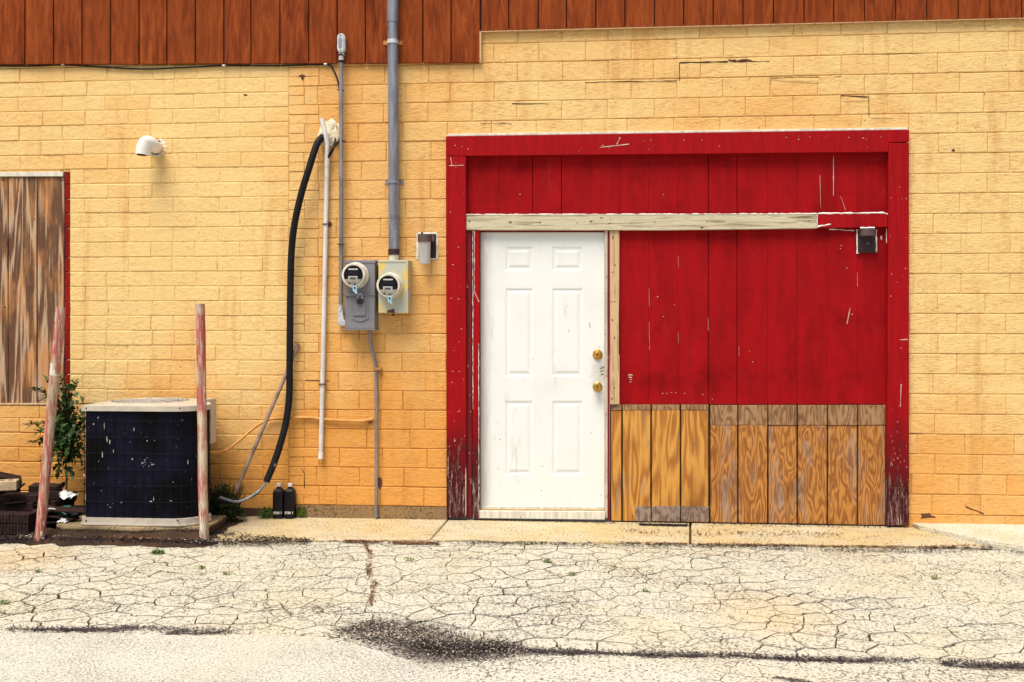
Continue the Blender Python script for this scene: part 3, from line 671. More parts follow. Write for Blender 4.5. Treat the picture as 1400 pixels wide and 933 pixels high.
for a, b, c, d in ((859, 512, 865, 514), (859, 515, 864, 517), (861, 518, 864, 520), (861, 521, 863, 524)):
    slit(bm, [(a, (b+d)/2), (c, (b+d)/2)], 1.9, PY-.002)
stuff(link('paint_chip', bm, 'chip', gar))
bm = bmn()
for a, b, c in ((834, 970, 557), (972, 1211, 558), (972, 1211, 716), (840, 968, 706)):
    x_ = a+4
    while x_ < b-2: chip(bm, x_, c+rng.uniform(-2, 2), .9, .9, LYc-.0034); x_ += rng.uniform(17, 24)
for px, py in ((663.5, 282), ): pass
for px, py in ((738, 305), (835, 300), (833, 306), (895, 304), (967, 303), (1106, 302), (789, 305), (642, 303)): chip(bm, px, py, 1.5, 1.2, -.0248)
for px, py in ((841, 363), (840.5, 413), (837, 438), (840, 462), (840, 530), (836.5, 545), (838, 325)): chip(bm, px, py, 1, 2.2, -.009)
stuff(link('nail_head', bm, 'hole', gar))

# ------------------------------------------------------------ white six panel door
DY = .030
dr = thing('front_door', 'white six-panel door with brass knob and deadbolt, left in the red frame', 'door', (X(742), DY, 0))
DX0, DX1, DT, DB = 657, 826.4, 318, 694
cols = [(690, 729.5), (754, 797.5)]; rws = [(337, 371), (393.8, 515.7), (547.7, 650.5)]
bm = bmn(); P = lambda a, b, y: bm.verts.new(U(a, b, y))
xs_ = [DX0, 690, 729.5, 754, 797.5, DX1]; ys_ = [DT, 337, 371, 393.8, 515.7, 547.7, 650.5, DB]
grid = {(i, j): P(x, y, DY) for i, x in enumerate(xs_) for j, y in enumerate(ys_)}
for i in range(5):
    for j in range(7):
        if i in (1, 3) and j in (1, 3, 5): continue
        bm.faces.new((grid[i, j], grid[i+1, j], grid[i+1, j+1], grid[i, j+1]))
link('leaf', bm, 'door', dr)
bm = bmn(); prism(bm, pr(DX0, DT, DX1, DB), DY+.012, DY+.04); link('core', bm, 'door', dr)
for (a, b) in cols:
    for (c, d) in rws:
        bm = bmn(); rings = []
        for ins, yy in ((0, 0), (1.5, .0015), (3.0, .0050), (5.0, .0050), (8.2, .0007), (8.8, .0004)):
            rings.append([bm.verts.new(U(x, y, DY+yy)) for x, y in pr(a+ins, c+ins, b-ins, d-ins)])
        for r1, r2 in zip(rings[:-1], rings[1:]):
            for k in range(4): bm.faces.new((r1[k], r1[(k+1) % 4], r2[(k+1) % 4], r2[k]))
        bm.faces.new(rings[-1]); link('panel', bm, 'door', dr)
pc = U(817, 485, DY)
db_ = part_lathe('deadbolt', pc, [(.036, 0), (.036, .006), (.031, .012), (.023, .014), (.021, .022), (.017, .026), (.012, .024)], 'brass', dr, 28)
kn = part_lathe('door_knob', U(817, 529, DY), [(.035, 0), (.035, .005), (.030, .010), (.015, .014), (.014, .03), (.022, .036), (.031, .048), (.033, .060), (.029, .069), (.018, .074), (.010, .073)], 'brass', dr, 28)
part_lathe('keyhole', U(817, 485, DY-.0262), [(.006, 0), (.006, .002)], 'bronze', db_, 12)
part_lathe('keyhole', U(817, 529, DY-.0745), [(.006, 0), (.006, .002)], 'bronze', kn, 12)
bm = bmn()
for a, b, c, d, w_ in ((820, 505, 826, 502, 2.4), (820, 509, 826, 506.5, 2.2), (821, 513, 826, 511, 2), (821, 501, 826, 503, 1.6), (775, 417, 776, 421, .7), (806, 441, 807, 449, .9), (778, 450, 777, 455, .8)): slit(bm, [(a, b), (c, d)], w_, DY-.0008)
for px, py in ((825.5, 518), (825, 538), (709, 599), (809, 592), (741, 638), (740, 671), (663.5, 505), (684, 601), (677, 600), (681, 641), (680, 578), (822, 677), (660, 536), (729, 491)): chip(bm, px, py, .9, .9, DY-.0008)
stuff(link('scuff', bm, 'scuff', dr))
part_prism('door_sweep', [(657, 692.5), (826.4, 693.5), (826.4, 697.5), (657, 696.8)], DY-.006, DY+.01, 'sill_white', dr, .001)
ths = thing('threshold', 'worn white sill under the white door', 'door sill', (X(742), 0, 0))
part_prism('sill', [(655.5, 698.8), (827, 699.8), (827, 710.8), (655.5, 708.8)], -.028, .08, 'sill_white', ths, .002)
part_prism('sill_track', [(656, 696.9), (827, 697.8), (827, 699.9), (656, 698.9)], -.006, .08, 'brass_dull', ths, 0)

# ------------------------------------------------------------ conduits
def pipe(name, label, parts): ...
big = thing('service_conduit', 'thick grey galvanised conduit rising from the right meter past the siding', 'conduit', (X(538), -.05, 1.9))
part_tube('pipe', [U(537, -235, -.070), U(537, 60, -.070), U(538, 200, -.060), U(538.5, 342, -.055)], .0375, 'galv', big, 20)
part_tube('coupling', [U(537, 31, -.070), U(537, -60, -.070)], .041, 'galv', big, 20)
part_tube('hub', [U(538.5, 341, -.055), U(538.5, 349, -.055)], .042, 'bronze', big, 16); part_tube('collar', [U(538.5, 349, -.055), U(538.5, 356.3, -.055)], .037, 'meter_ring', big, 16)
st = part_tube('strap', [U(537, 55, -.070), U(537, 60.5, -.070)], .0415, 'fitting', big, 20); part_prism('strap_ear', [(524, 56), (550, 56), (550, 61.8), (524, 61.8)], -.036, -.031, 'strap_rust', st, 0)
st = part_tube('strap', [U(538, 247.5, -.060), U(538, 251.5, -.060)], .0425, 'galv', big, 20); part_prism('strap_ear', [(527, 247), (552, 247), (552, 252.5), (527, 252.5)], -.007, -.002, 'galv', st, 0)
thin = thing('thin_conduit', 'thin grey conduit with an oval capped fitting on the siding, feeding the left meter', 'conduit', (X(466), -.03, 1.9))
part_tube('pipe', [U(466.5, 86, -.052), U(466.5, 200, -.045), U(466.5, 300, -.04), U(466, 420, -.04)], .0155, 'galv_thin', thin, 14)
part_tube('connector', [U(466.5, 75.5, -.056), U(466.5, 84, -.053)], .019, 'fitting', thin, 14); part_tube('nut', [U(466.5, 75, -.056), U(466.5, 77, -.056)], .0205, 'bronze', thin, 10); part_tube('nut', [U(466.5, 83, -.053), U(466.5, 84.5, -.053)], .0205, 'bronze', thin, 10)
def stadium(cx, y0, y1, hw, n=6):
    pts = [(cx+hw*math.cos(math.pi+math.pi*k/n), y0+hw+hw*math.sin(math.pi+math.pi*k/n)) for k in range(n+1)]
    return pts+[(cx+hw*math.cos(math.pi*k/n), y1-hw+hw*math.sin(math.pi*k/n)) for k in range(n+1)]
bm = bmn(); prism(bm, stadium(466.5, 45.5, 72, 5.2), -.072, -.034, .003); prism(bm, pr(462.8, 66, 470.2, 76), -.066, -.036, .003); fb = link('fitting', bm, 'fitting', thin)
bm = bmn(); prism(bm, stadium(465.3, 46, 71.5, 4.4), -.078, -.0725, .001); cv = link('cover', bm, 'fitting', fb)
bm = bmn(); prism(bm, stadium(465.2, 51.5, 66.5, 2.4), -.0795, -.0785, 0); link('recess', bm, 'galv', fb)
bm = bmn()
for py in (49.2, 69): bm = bmn(); lathe(bm, U(465.2, py, -.0782), [(.004, 0), (.004, .002)], 8); link('screw', bm, 'bronze', fb)
part_tube('elbow_neck', [U(466, 417, -.04), U(466, 426, -.04)], .0185, 'fitting', thin, 14)
part_prism('elbow_body', [(461.5, 424), (468.8, 424), (469, 438), (474, 438.5), (474, 446), (464, 446), (461, 443)], -.055, -.008, 'fitting', thin, .005)
bm = bmn()
for px, py in ((466.3, 123), (466.3, 334)):
    bm = bmn(); tube(bm, [U(px-5, py, -.035), U(px-2, py, -.058), U(px+2, py+.5, -.060), U(px+4, py+1, -.03)], .0045, 6); link('clamp', bm, 'bronze', thin)
part_tube('ground_wire', [U(463, 192, -.055), U(472, 193.5, -.055)], .005, 'black', thin, 6)
low = thing('lower_conduit', 'narrow grey conduit dropping from the left meter to the walkway', 'conduit', (X(513), -.03, .6))
part_tube('pipe', smooth_path([U(505.5, 449, -.045), U(506, 462, -.045), U(508.5, 478, -.042), U(513, 494, -.030), U(514, 506, -.027), U(514.5, 560, -.026), U(514.5, 640, -.026), U(514.3, 707.5, -.03)], 5), .0118, 'galv_thin', low, 12)
part_prism('strap', pr(510.5, 503, 521, 506.2), -.042, -.0, 'galv_paint', low, .001)
part_tube('coupling', [U(514.5, 535, -.026), U(514.5, 543, -.026)], .0145, 'galv_thin', low, 12); part_tube('foot', [U(514.3, 694, -.029), U(514.3, 708, -.03)], .0125, 'galv', low, 12)
# white pipe
wp = thing('drain_pipe', 'slim white plastic pipe with a bent top, hanging on the wall beside the black hose', 'pipe', (X(442), -.04, 1.2))
part_tube('pipe', smooth_path([U(439.5, 163, -.045), U(443, 176, -.05), U(447, 194, -.05), U(447.6, 206, -.045), U(446.8, 240, -.034), U(445, 330, -.030), U(443, 430, -.028), U(440.5, 540, -.028), U(438.5, 627, -.028)], 4), .0165, 'pvc_pipe', wp, 14)
part_tube('coupling', [U(447.5, 212, -.0425), U(447.1, 228, -.0375)], .0185, 'pvc_pipe', wp, 14); part_tube('end_cap', [U(438.8, 619, -.028), U(438.5, 627.5, -.028)], .0185, 'pvc', wp, 12)
bm = bmn()
for px, py in ((445.6, 307), (440.8, 526)): bm = bmn(); tube(bm, [U(px-4.5, py, -.010), U(px-3, py-.5, -.05), U(px+3, py-.5, -.05), U(px+5, py+(.5), -.008)], .005, 6); link('clamp', bm, 'bronze', wp)
bm = bmn(); blob(bm, 450.5, 306.5, 2.5, 3.5, -.004, .01, 7); link('clamp_block', bm, 'rust', wp)
# spray foam
bm = bmn(); bmesh.ops.create_icosphere(bm, subdivisions=4, radius=1)
fc = U(450, 183, -.012)
for v in bm.verts:
    d = v.co.copy(); n_ = noise.fractal(d*1.9+Vector((3, 1, 7)), 1, 2, 4); k = .95+n_*.30
    v.co = fc+Vector((d.x*.085*k, d.y*.036*k, d.z*.098*k+d.x*.014))
tag(link('spray_foam', bm, 'foam', None, True), 'lumpy cream spray foam where the black hose enters the wall', 'foam')
bl = thing('cable_loop', 'short black wire looping out below the cream foam', 'cable', tuple(U(455, 205, -.03)))
part_tube('wire', smooth_path([U(459, 184, -.02), U(457, 200, -.05), U(453, 210, -.055), U(448, 217, -.05), U(452, 208, -.06), U(463, 194, -.058)], 5), .0055, 'black', bl, 8)
# black hose (insulated refrigerant line)
hs = thing('insulated_hose', 'thick black insulated hose curving from the foam down to the air conditioner', 'hose', (X(400), -.05, 1.2))
hp = [(441, 187, -.03), (433, 198, -.075), (422, 232, -.10), (412, 265, -.10), (403, 305, -.085), (398.5, 345, -.07), (397, 400, -.062), (396.5, 450, -.06), (396, 500, -.06), (395.5, 540, -.062), (391.5, 575, -.075), (384, 605, -.10), (374, 635, -.14), (364, 659, -.18)]
part_tube('insulation', smooth_path([U(*p) for p in hp], 5), .0245, 'black_foam', hs, 14)
part_tube('bare_pipe', smooth_path([U(376, 634, -.15), U(362, 662, -.185), U(348, 676, -.22), U(325, 686, -.28), U(300, 680, -.36)], 5), .010, 'galv', hs, 10)
part_tube('bare_pipe', smooth_path([U(367, 650, -.16), U(356, 671, -.20), U(340, 682, -.24), U(320, 688, -.29), U(295, 684, -.36)], 5), .0065, 'black', hs, 8)
bm = bmn()
for (px, py, yy) in ((398, 369, -.066), (396.5, 473, -.06)): bm = bmn(); tube(bm, [U(px-.2, py-1, yy), U(px, py+1, yy)], .0262, 12); link('tape_band', bm, 'black', hs)
sk = thing('leaning_stick', 'grey wooden stick leaning on the wall behind the black hose', 'stick', tuple(U(322, 672, -.22)))
part_tube('shaft', [U(408, 470, -.022), U(391, 512, -.06), U(322, 673, -.22)], .0150, 'stick', sk, 8)
pp = thing('painted_pipe', 'orange painted pipe running along the wall to the air conditioner', 'pipe', (X(420), -.03, .7))
part_tube('pipe', smooth_path([U(509, 574, -.016), U(496, 576, -.02), U(455, 574.5, -.02), U(420, 571, -.02), (U(395, 572, -.022)), U(372, 573, -.025), U(360, 577, -.04), U(346, 586, -.08), U(330, 600, -.16), U(312, 614, -.26), U(296, 619, -.36), U(284, 617, -.42)], 5), .0105, 'painted_pipe', pp, 10)
part_tube('socket', [U(496, 576, -.02), U(510, 573, -.016)], .0135, 'painted_pipe', pp, 10); bm = bmn(); blob(bm, 506, 576, 4, 3.5, 0, .012, 8); link('plug', bm, 'rust', pp)

# ------------------------------------------------------------ meters
def meter(px, py, t, yb):
    c = U(px, py, yb)
    rg = part_lathe('meter_body', c, [(.094, 0), (.094, .018), (.088, .022), (.086, .075), (.082, .082), (.070, .083), (.068, .076)], 'meter_ring', t, 36)
    q = lambda dx, dz, dy=.0: c+Vector((dx, -.076-dy, dz))
    bm = bmn(); lathe(bm, q(0, 0), [(.069, 0), (.069, .002)], 30); link('dial_face', bm, 'black', rg)
    def plate(dx0, dx1, dz0, dz1, dy, mat, nm):
        bm = bmn(); a = q(dx0, dz0, dy); b = q(dx1, dz1, dy); box(bm, a.x, b.x, a.y-.002, a.y, a.z, b.z); link(nm, bm, mat, rg)
    plate(-.035, .032, .036, .046, .0025, 'label', 'dial_label'); plate(-.036, .033, .005, .026, .0025, 'navy', 'display')
    plate(-.037, .030, -.045, -.008, .0025, 'label', 'dial_label'); plate(-.027, .020, -.022, -.017, .005, 'black', 'dial_print'); plate(-.024, .017, -.029, -.026, .005, 'black', 'dial_print')
    bm = bmn(); c2 = c+Vector((0, -.081, 0))
    vs = []; n = 20                                   # cream lower lip of the dial
    for k in range(n+1):
        a = math.pi*(1.14+.72*k/n); vs.append(Vector((math.cos(a)*.070, 0, math.sin(a)*.070)))
    lo = [bm.verts.new(c2+v) for v in vs]; bm.faces.new(lo); link('dial_lip', bm, 'meter_ring', rg)
    part_lathe('glass_cover', c+Vector((0, -.083, 0)), [(.070, 0), (.066, .008), (.050, .014), (.02, .017)], 'glass', rg, 28)
    for dx, dz in ((-.026, -.067), ): 
        bm = bmn(); lathe(bm, c+Vector((dx, -.084, dz+.008)), [(.006, 0), (.006, .004)], 10); link('screw', bm, 'bronze', rg)
    bm = bmn(); s0 = c+Vector((.012, -.090, -.085))
    pts = [(-.012, .012), (.010, .014), (.016, -.004), (.014, -.026), (.019, -.044), (.008, -.048), (.002, -.038), (-.008, -.034), (-.015, -.018)]
    a = [bm.verts.new(s0+Vector((x, 0, z))) for x, z in pts]; b = [bm.verts.new(s0+Vector((x, .010, z))) for x, z in pts]
    bm.faces.new(a); bm.faces.new(b[::-1])
    for k in range(len(pts)): l = (k+1) % len(pts); bm.faces.new((a[k], a[l], b[l], b[k]))
    sl_ = link('seal_tag', bm, 'blue_seal', t); bm = bmn(); lathe(bm, s0+Vector((.0, -.001, -.006)), [(.007, 0), (.007, .003)], 10); link('seal_hole', bm, 'hole', sl_)
    bm = bmn(); lathe(bm, c+Vector((.012, -.085, -.066)), [(.006, 0), (.006, .006)], 10); link('seal_eye', bm, 'bronze', rg)
BD = -.125
m1 = thing('electric_meter', 'left electric meter on a tall grey box with padlock and square hatch', 'electric meter', (X(493), 0, 1.4))
part_prism('meter_box', pr(471.5, 359, 512.3, 449.5), BD, -.003, 'box_grey', m1, .003)
part_prism('lid_rim', [(470.5, 356), (514, 356), (513, 360), (471, 360)], BD-.004, -.003, 'box_grey', m1, .002)
part_prism('bottom_rim', pr(471, 449.6, 513, 451.5), BD-.003, -.003, 'box_grey', m1, .001)
part_prism('cover_seam', pr(471.3, 402.4, 512.6, 404.2), BD-.006, BD, 'box_grey', m1, .001)
part_prism('latch', [(472, 400.5), (491, 400.5), (492, 404.6), (472, 405)], BD-.012, BD-.005, 'box_grey', m1, .001)
def rrect(x0, y0, x1, y1, r, n=3):
    out = []
    for cx, cy, a0 in ((x1-r, y0+r, -90), (x1-r, y1-r, 0), (x0+r, y1-r, 90), (x0+r, y0+r, 180)):
        for k in range(n+1): a = R(a0+90*k/n); out.append((cx+r*math.cos(a), cy+r*math.sin(a)))
    return out
bm = bmn(); prism(bm, rrect(483.5, 413.5, 503.5, 435.5, 2), BD-.004, BD, .001); prism(bm, [(481, 434.6), (486, 434.8), (503, 434.8), (504, 436), (499, 437), (496, 439.5), (488, 439.5), (485, 437), (481, 436.6)], BD-.007, BD+.001, 0); hb = link('hatch_frame', bm, 'box_grey', m1)
bm = bmn(); prism(bm, rrect(482.3, 414.3, 500, 431.8, 2.4), BD-.014, BD-.002, .002); link('hatch', bm, 'box_grey', hb)
pl = thing('padlock', 'small dark padlock hanging on the left meter box', 'padlock', tuple(U(492, 411, BD-.02)))
part_tube('shackle', smooth_path([U(490.5, 412, BD-.016), U(489.5, 405, BD-.018), U(493, 401.5, BD-.02), U(495, 406, BD-.018), U(494, 411, BD-.016)], 4), .0035, 'fitting', pl, 8)
part_prism('lock_body', rrect(488, 408.6, 495, 416, 1.5), BD-.030, BD-.012, 'bronze', pl, .001)
part_tube('seal_wire', smooth_path([U(491, 451, BD), U(491.5, 456, BD-.01), U(490.5, 462, BD-.008), U(491, 466, BD)], 3), .003, 'rust', m1, 6)
meter(486.8, 377, m1, BD)
m2 = thing('electric_meter', 'right electric meter on a yellowed grey box below the thick conduit', 'electric meter', (X(537), 0, 1.4))
part_prism('meter_box', pr(517.3, 358, 556, 428.3), BD+.004, -.003, 'box_yellow', m2, .003)
part_prism('lid_rim', [(516.6, 355.8), (559, 355.8), (557, 358.8), (517, 358.8)], BD, -.003, 'box_yellow', m2, .002)
part_prism('side_lip', pr(555.6, 358.5, 557.6, 428.5), BD, -.003, 'box_yellow', m2, .0)
part_prism('rusty_notch', [(529.6, 424.5), (536, 423.2), (538.5, 422), (540, 428), (529, 428)], BD+.002, BD+.01, 'rust', m2, 0)
part_tube('bottom_plug', [U(537.5, 429, -.07), U(537.5, 432, -.07)], .012, 'rust', m2, 8)
meter(534, 391, m2, BD+.004)
br = part_tube('nipple', [U(512, 362, -.06), U(518, 362, -.06)], .013, 'fitting', m2, 10)

# ------------------------------------------------------------ wall lamps
def caulk_frame(t, x0, y0, x1, y1, y, sides='ltrb', w_=2.6):
    bm = bmn()
    for s_, pts in (('l', [(x0, y0), (x0, y1)]), ('t', [(x0, y0), (x1, y0)]), ('r', [(x1, y0), (x1, y1)]), ('b', [(x0, y1), (x1, y1)])):
        if s_ in sides: strip(bm, pts, w_, y, .45, .004)
    stuff(link('caulk_bead', bm, 'white_caulk', t))
l1 = thing('wall_lamp', 'bronze wall lamp with ribbed frosted glass, on the yellow wall left of the red frame', 'wall lamp', (X(584), 0, 1.8), 'outdoor lamps by the garage')
part_prism('back_plate', pr(572.5, 320.5, 596, 353.2), -.012, .002, 'bronze', l1, .002)
bm = bmn(); prism(bm, [(570.5, 319), (597.2, 319), (597.2, 355), (570.5, 355)], -.004, .002); link('paint_halo', bm, 'white_caulk', l1)
caulk_frame(l1, 571, 319.5, 597, 354.5, -.003, 'ltr', 3)
bx = U(581.5, 330, -.075)
part_tube('lamp_cap', [U(580.5, 321.5, -.075), U(580.5, 331, -.075)], .050, 'bronze_light', l1, 22)
bm = bmn(); a = U(574, 322, -.06); b = U(594.5, 331, -.012); box(bm, a.x+.03, b.x, -.07, -.012, b.z, a.z); link('arm', bm, 'bronze_light', l1)
part_tube('glass_shade', [U(580.5, 331, -.075), U(580.7, 345, -.075), U(580.7, 361, -.075)], .04, 'frost', l1, 22, [.043, .041, .038])
part_tube('finial', [U(577, 318, -.075), U(577, 321.5, -.075)], .007, 'black', l1, 8)
l2 = thing('wall_lamp', 'bronze wall lamp without its glass, high on the red panel by the right post', 'wall lamp', (X(1184), 0, 1.8), 'outdoor lamps by the garage')
part_prism('back_plate', pr(1173, 316, 1197, 345.8), PY-.016, PY, 'bronze', l2, .002)
part_tube('lamp_cap', [U(1186.5, 313.5, -.045), U(1186.5, 323, -.045)], .053, 'bronze_light', l2, 22)
part_lathe('socket', U(1186, 333, PY-.016), [(.012, 0), (.012, .012), (.008, .014)], 'bronze_light', l2, 12)
bm = bmn(); strip(bm, [(1172.2, 314), (1172.6, 347)], 3.2, PY-.006, .4, .008); strip(bm, [(1198, 314), (1198, 345)], 2.2, PY-.006, .5, .006); strip(bm, [(1176, 312.2), (1196, 311.6)], 2.8, -.026, .5, .006); stuff(link('caulk_bead', bm, 'white_caulk', l2))

# ------------------------------------------------------------ vent elbow
ve = thing('vent_elbow', 'short white plastic vent elbow sticking out of the pale brick wall', 'vent pipe', tuple(U(213, 201, 0)))
bm = bmn(); tube(bm, smooth_path([U(213.5, 201.5, .03), U(212, 201, -.05), U(207.5, 197, -.105), U(200.5, 194.5, -.135), U(197, 200, -.145)], 5), .047, 20, caps=False)
link('elbow', bm, 'pvc', ve, True)
part_tube('socket_rim', [U(200, 193, -.139), U(196.5, 203, -.146), U(195.8, 212, -.146)], .052, 'pvc', ve, 22, [.049, .053, .054])
bm = bmn(); tube(bm, [U(195.8, 211.6, -.146), U(195.8, 212.3, -.146)], .046, 20); link('mouth', bm, 'hole', ve)
bm = bmn(); tube(bm, [U(213.8, 201.7, .001), U(213.6, 201.6, -.006)], .058, 9); link('hole_edge', bm, 'hole', ve)
bm = bmn()
for k in range(11):
    a = R(-60+k*27); blob(bm, 214+math.cos(a)*11.5, 201.8+math.sin(a)*11.5, 2.6, 2.2, 0, .006, 7)
stuff(link('caulk_bead', bm, 'white_caulk', ve))

# ------------------------------------------------------------ air conditioner and pad
pad = thing('equipment_pad', 'stained low concrete slab under the air conditioner', 'concrete pad', tuple(G(180, 733, 0)))
AF = -.735
PZ = Zw(180, 721, AF-.03); bm = bmn()
P0 = [G(77, 716, PZ), G(112, 704, PZ), G(310, 704, PZ), G(296, 714, PZ), G(283, 720, PZ), G(180, 722.2, PZ), G(84, 720, PZ)]
t_ = [bm.verts.new(p) for p in P0]; b_ = [bm.verts.new((p.x, p.y, -.03)) for p in P0]; bm.faces.new(t_); bm.faces.new(b_[::-1])
for k in range(len(P0)): l = (k+1) % len(P0); bm.faces.new((t_[k], t_[l], b_[l], b_[k]))
bmesh.ops.bevel(bm, geom=[e for e in bm.edges if e.verts[0].co.z > PZ-.001 and e.verts[1].co.z > PZ-.001], offset=.008, segments=2, affect='EDGES')
link('slab', bm, 'pad', pad)
ac = thing('air_conditioner', 'dark square air conditioner with beige lid and base, beside the right post', 'air conditioner', (X(190, AF), AF, PZ))
ax0, ax1 = X(109, AF), X(268, AF); AB = -.09
zt = Zw(180, 555.5, AF); zlid = Zw(180, 562.5, AF); zbb_ = Zw(150, 717.5, AF); zbt = Zw(150, 708.5, AF)
ABX = X(285, AB)
def foot(ins=0.0, n=6, ext=0):
    """plan outline: small radius front left, wide radius front right"""
    x0, x1, y0, y1 = ax0+ins, ax1+.02-ins, AF+ins, AB-ins; out = []
    for cx, cy, r, a0 in ((x0+.05, y0+.05, .05, 180), (x1-.20, y0+.20, .20, 270), (ABX-ins-.05, y1-.05, .05, 0), (x0+.05, y1-.05, .05, 90)):
        for k in range(n+1): a = R(a0+90*k/n); out.append((cx+r*math.cos(a), cy+r*math.sin(a)))
    return out
def plan(bm, outline, z0, z1, top=True, bot=True):
    a = [bm.verts.new((x, y, z0)) for x, y in outline]; b = [bm.verts.new((x, y, z1)) for x, y in outline]; n = len(outline)
    for k in range(n): l = (k+1) % n; bm.faces.new((a[k], a[l], b[l], b[k]))
    if top: bm.faces.new(b)
    if bot: bm.faces.new(a[::-1])
    return a, b
bm = bmn(); plan(bm, foot(.014), zbb_+.01, zlid+.004); link('coil', bm, 'coil', ac)
bm = bmn(); plan(bm, foot(-.004), zbb_+.004, zbt); plan(bm, foot(-.010), zbb_-.003, zbb_+.006); link('base_pan', bm, 'ac_beige', ac)
bm = bmn()
for dx, dy in ((.1, .08), (.62, .08), (.1, .5), (.62, .5)): box(bm, ax0+dx, ax0+dx+.06, AF+dy, AF+dy+.05, PZ-.002, zbb_+.0)
link('foot', bm, 'black', ac)
# lid: ring with a round opening
bm = bmn(); out_ = foot(-.008, 8); cx_, cy_ = X(206, (AF+AB)/2), (AF+AB)/2+.0; rr_ = .262
cir = [(cx_+rr_*math.cos(2*math.pi*k/48), cy_+rr_*math.sin(2*math.pi*k/48)) for k in range(48)]
o1 = [bm.verts.new((x, y, zt)) for x, y in out_]; c1 = [bm.verts.new((x, y, zt+.012)) for x, y in cir]; c0 = [bm.verts.new((x, y, zt-.02)) for x, y in cir]
e1 = [bm.edges.new((o1[k], o1[(k+1) % len(o1)])) for k in range(len(o1))]; e2 = [bm.edges.new((c1[k], c1[(k+1) % 48])) for k in range(48)]
bmesh.ops.bridge_loops(bm, edges=e1+e2)
for k in range(48): l = (k+1) % 48; bm.faces.new((c1[k], c1[l], c0[l], c0[k]))
o0 = [bm.verts.new((x, y, zlid)) for x, y in out_]
for k in range(len(o1)): l = (k+1) % len(o1); bm.faces.new((o0[k], o0[l], o1[l], o1[k]))
link('lid', bm, 'ac_beige', ac)
bm = bmn(); lathe(bm, (cx_, cy_, zt-.05), [(rr_, 0), (rr_, .002)], 32, 'z'); link('fan_well', bm, 'coil', ac)
gg = bmn()
for rr in [rr_*k/9 for k in range(1, 10)]:
    pts = [(cx_+rr*math.cos(2*math.pi*k/28), cy_+rr*math.sin(2*math.pi*k/28), zt+.012+.014*(1-rr/rr_)) for k in range(29)]; tube(gg, pts, .0028, 5, False)
for k in range(16): a = 2*math.pi*k/16; tube(gg, [(cx_, cy_, zt+.028), (cx_+rr_*math.cos(a), cy_+rr_*math.sin(a), zt+.012)], .003, 5)
link('fan_grille', gg, 'ac_beige', ac)
fan = bmn()
for k in range(3):
    a0 = 2*math.pi*k/3; v = [fan.verts.new((cx_+r*math.cos(a0+da), cy_+r*math.sin(a0+da), zt-.03+dz)) for r, da, dz in ((.05, 0, 0), (.235, .1, -.005), (.235, .85, .018), (.05, .8, .012))]; fan.faces.new(v)
lathe(fan, (cx_, cy_, zt-.045), [(.055, 0), (.055, .03)], 16, 'z'); link('fan', fan, 'black', ac)
bm = bmn()
for px, py in ((118, 558.5), (246, 558.8)): bm = bmn(); lathe(bm, U(px, py, AF-.007), [(.005, 0), (.005, .004)], 8); link('screw', bm, 'bronze', ac)
for px, py in ((118, 712), (243, 711.5)): bm = bmn(); lathe(bm, U(px, py, AF-.003), [(.006, 0), (.006, .004)], 8); link('screw', bm, 'bronze', ac)
# guard wires follow the outline
ol = foot(.004, 6)
segs = list(zip(ol, ol[1:]+ol[:1])); acc = 0; stp = .0655
for (a, b) in segs:
    L = math.hypot(b[0]-a[0], b[1]-a[1])
    while acc < L:
        t = acc/L; x, y = a[0]+(b[0]-a[0])*t, a[1]+(b[1]-a[1])*t
        if y < AB-.2: bm = bmn(); tube(bm, [(x, y, zbt-.004), (x, y, zlid+.003)], .0021, 5); link('guard_wire', bm, 'guard', ac)
        acc += stp
    acc -= L
for k in range(1, 7):
    z = zbt+(zlid-zbt)*k/6.6; bm = bmn(); tube(bm, [(x, y, z) for x, y in ol+[ol[0]]], .0026, 5, False); link('guard_wire', bm, 'guard', ac)
bm = bmn(); rng = random.Random(11)              # pale splashes dried on the guard
for px, py, a, b in ((128, 580, 1.4, 1.4), (134, 571, .8, 3), (143, 582, 1, 6), (146, 600, 1.2, 6), (140, 622, .9, 8), (155, 617, .9, 4), (181, 628, 2, 1.2), (195, 633, 2.4, 2), (198, 629, 1.2, 1), (209, 635, 2.2, 2), (150, 604, .9, 4), (206, 686, 3, 2), (210, 682, .8, 4), (166, 687, 1, 1), (115, 650, 1, 3), (234, 685, 2.5, .8), (201, 603, 1, 1), (151, 694, 1, 1), (117, 680, .8, 7), (183, 588, .8, 4), (257, 633, .6, 6)):
    chip(bm, px, py, a, b, AF+.0125)
for k in range(40): chip(bm, rng.uniform(116, 262), rng.uniform(570, 704), rng.uniform(.2, .5), rng.uniform(.3, 1.2), AF+.0125)
stuff(link('dried_splash', bm, 'ac_beige', ac))
bm = bmn(); xa, xb = X(276, -.5), X(296, -.2); box(bm, X(268, -.44), xb, -.44, -.2, Zw(290, 611, -.44), Zw(290, 548, -.44)); bmesh.ops.bevel(bm, geom=bm.edges[:], offset=.006, segments=2, affect='EDGES')
eb = link('electrical_box', bm, 'ac_beige', ac)

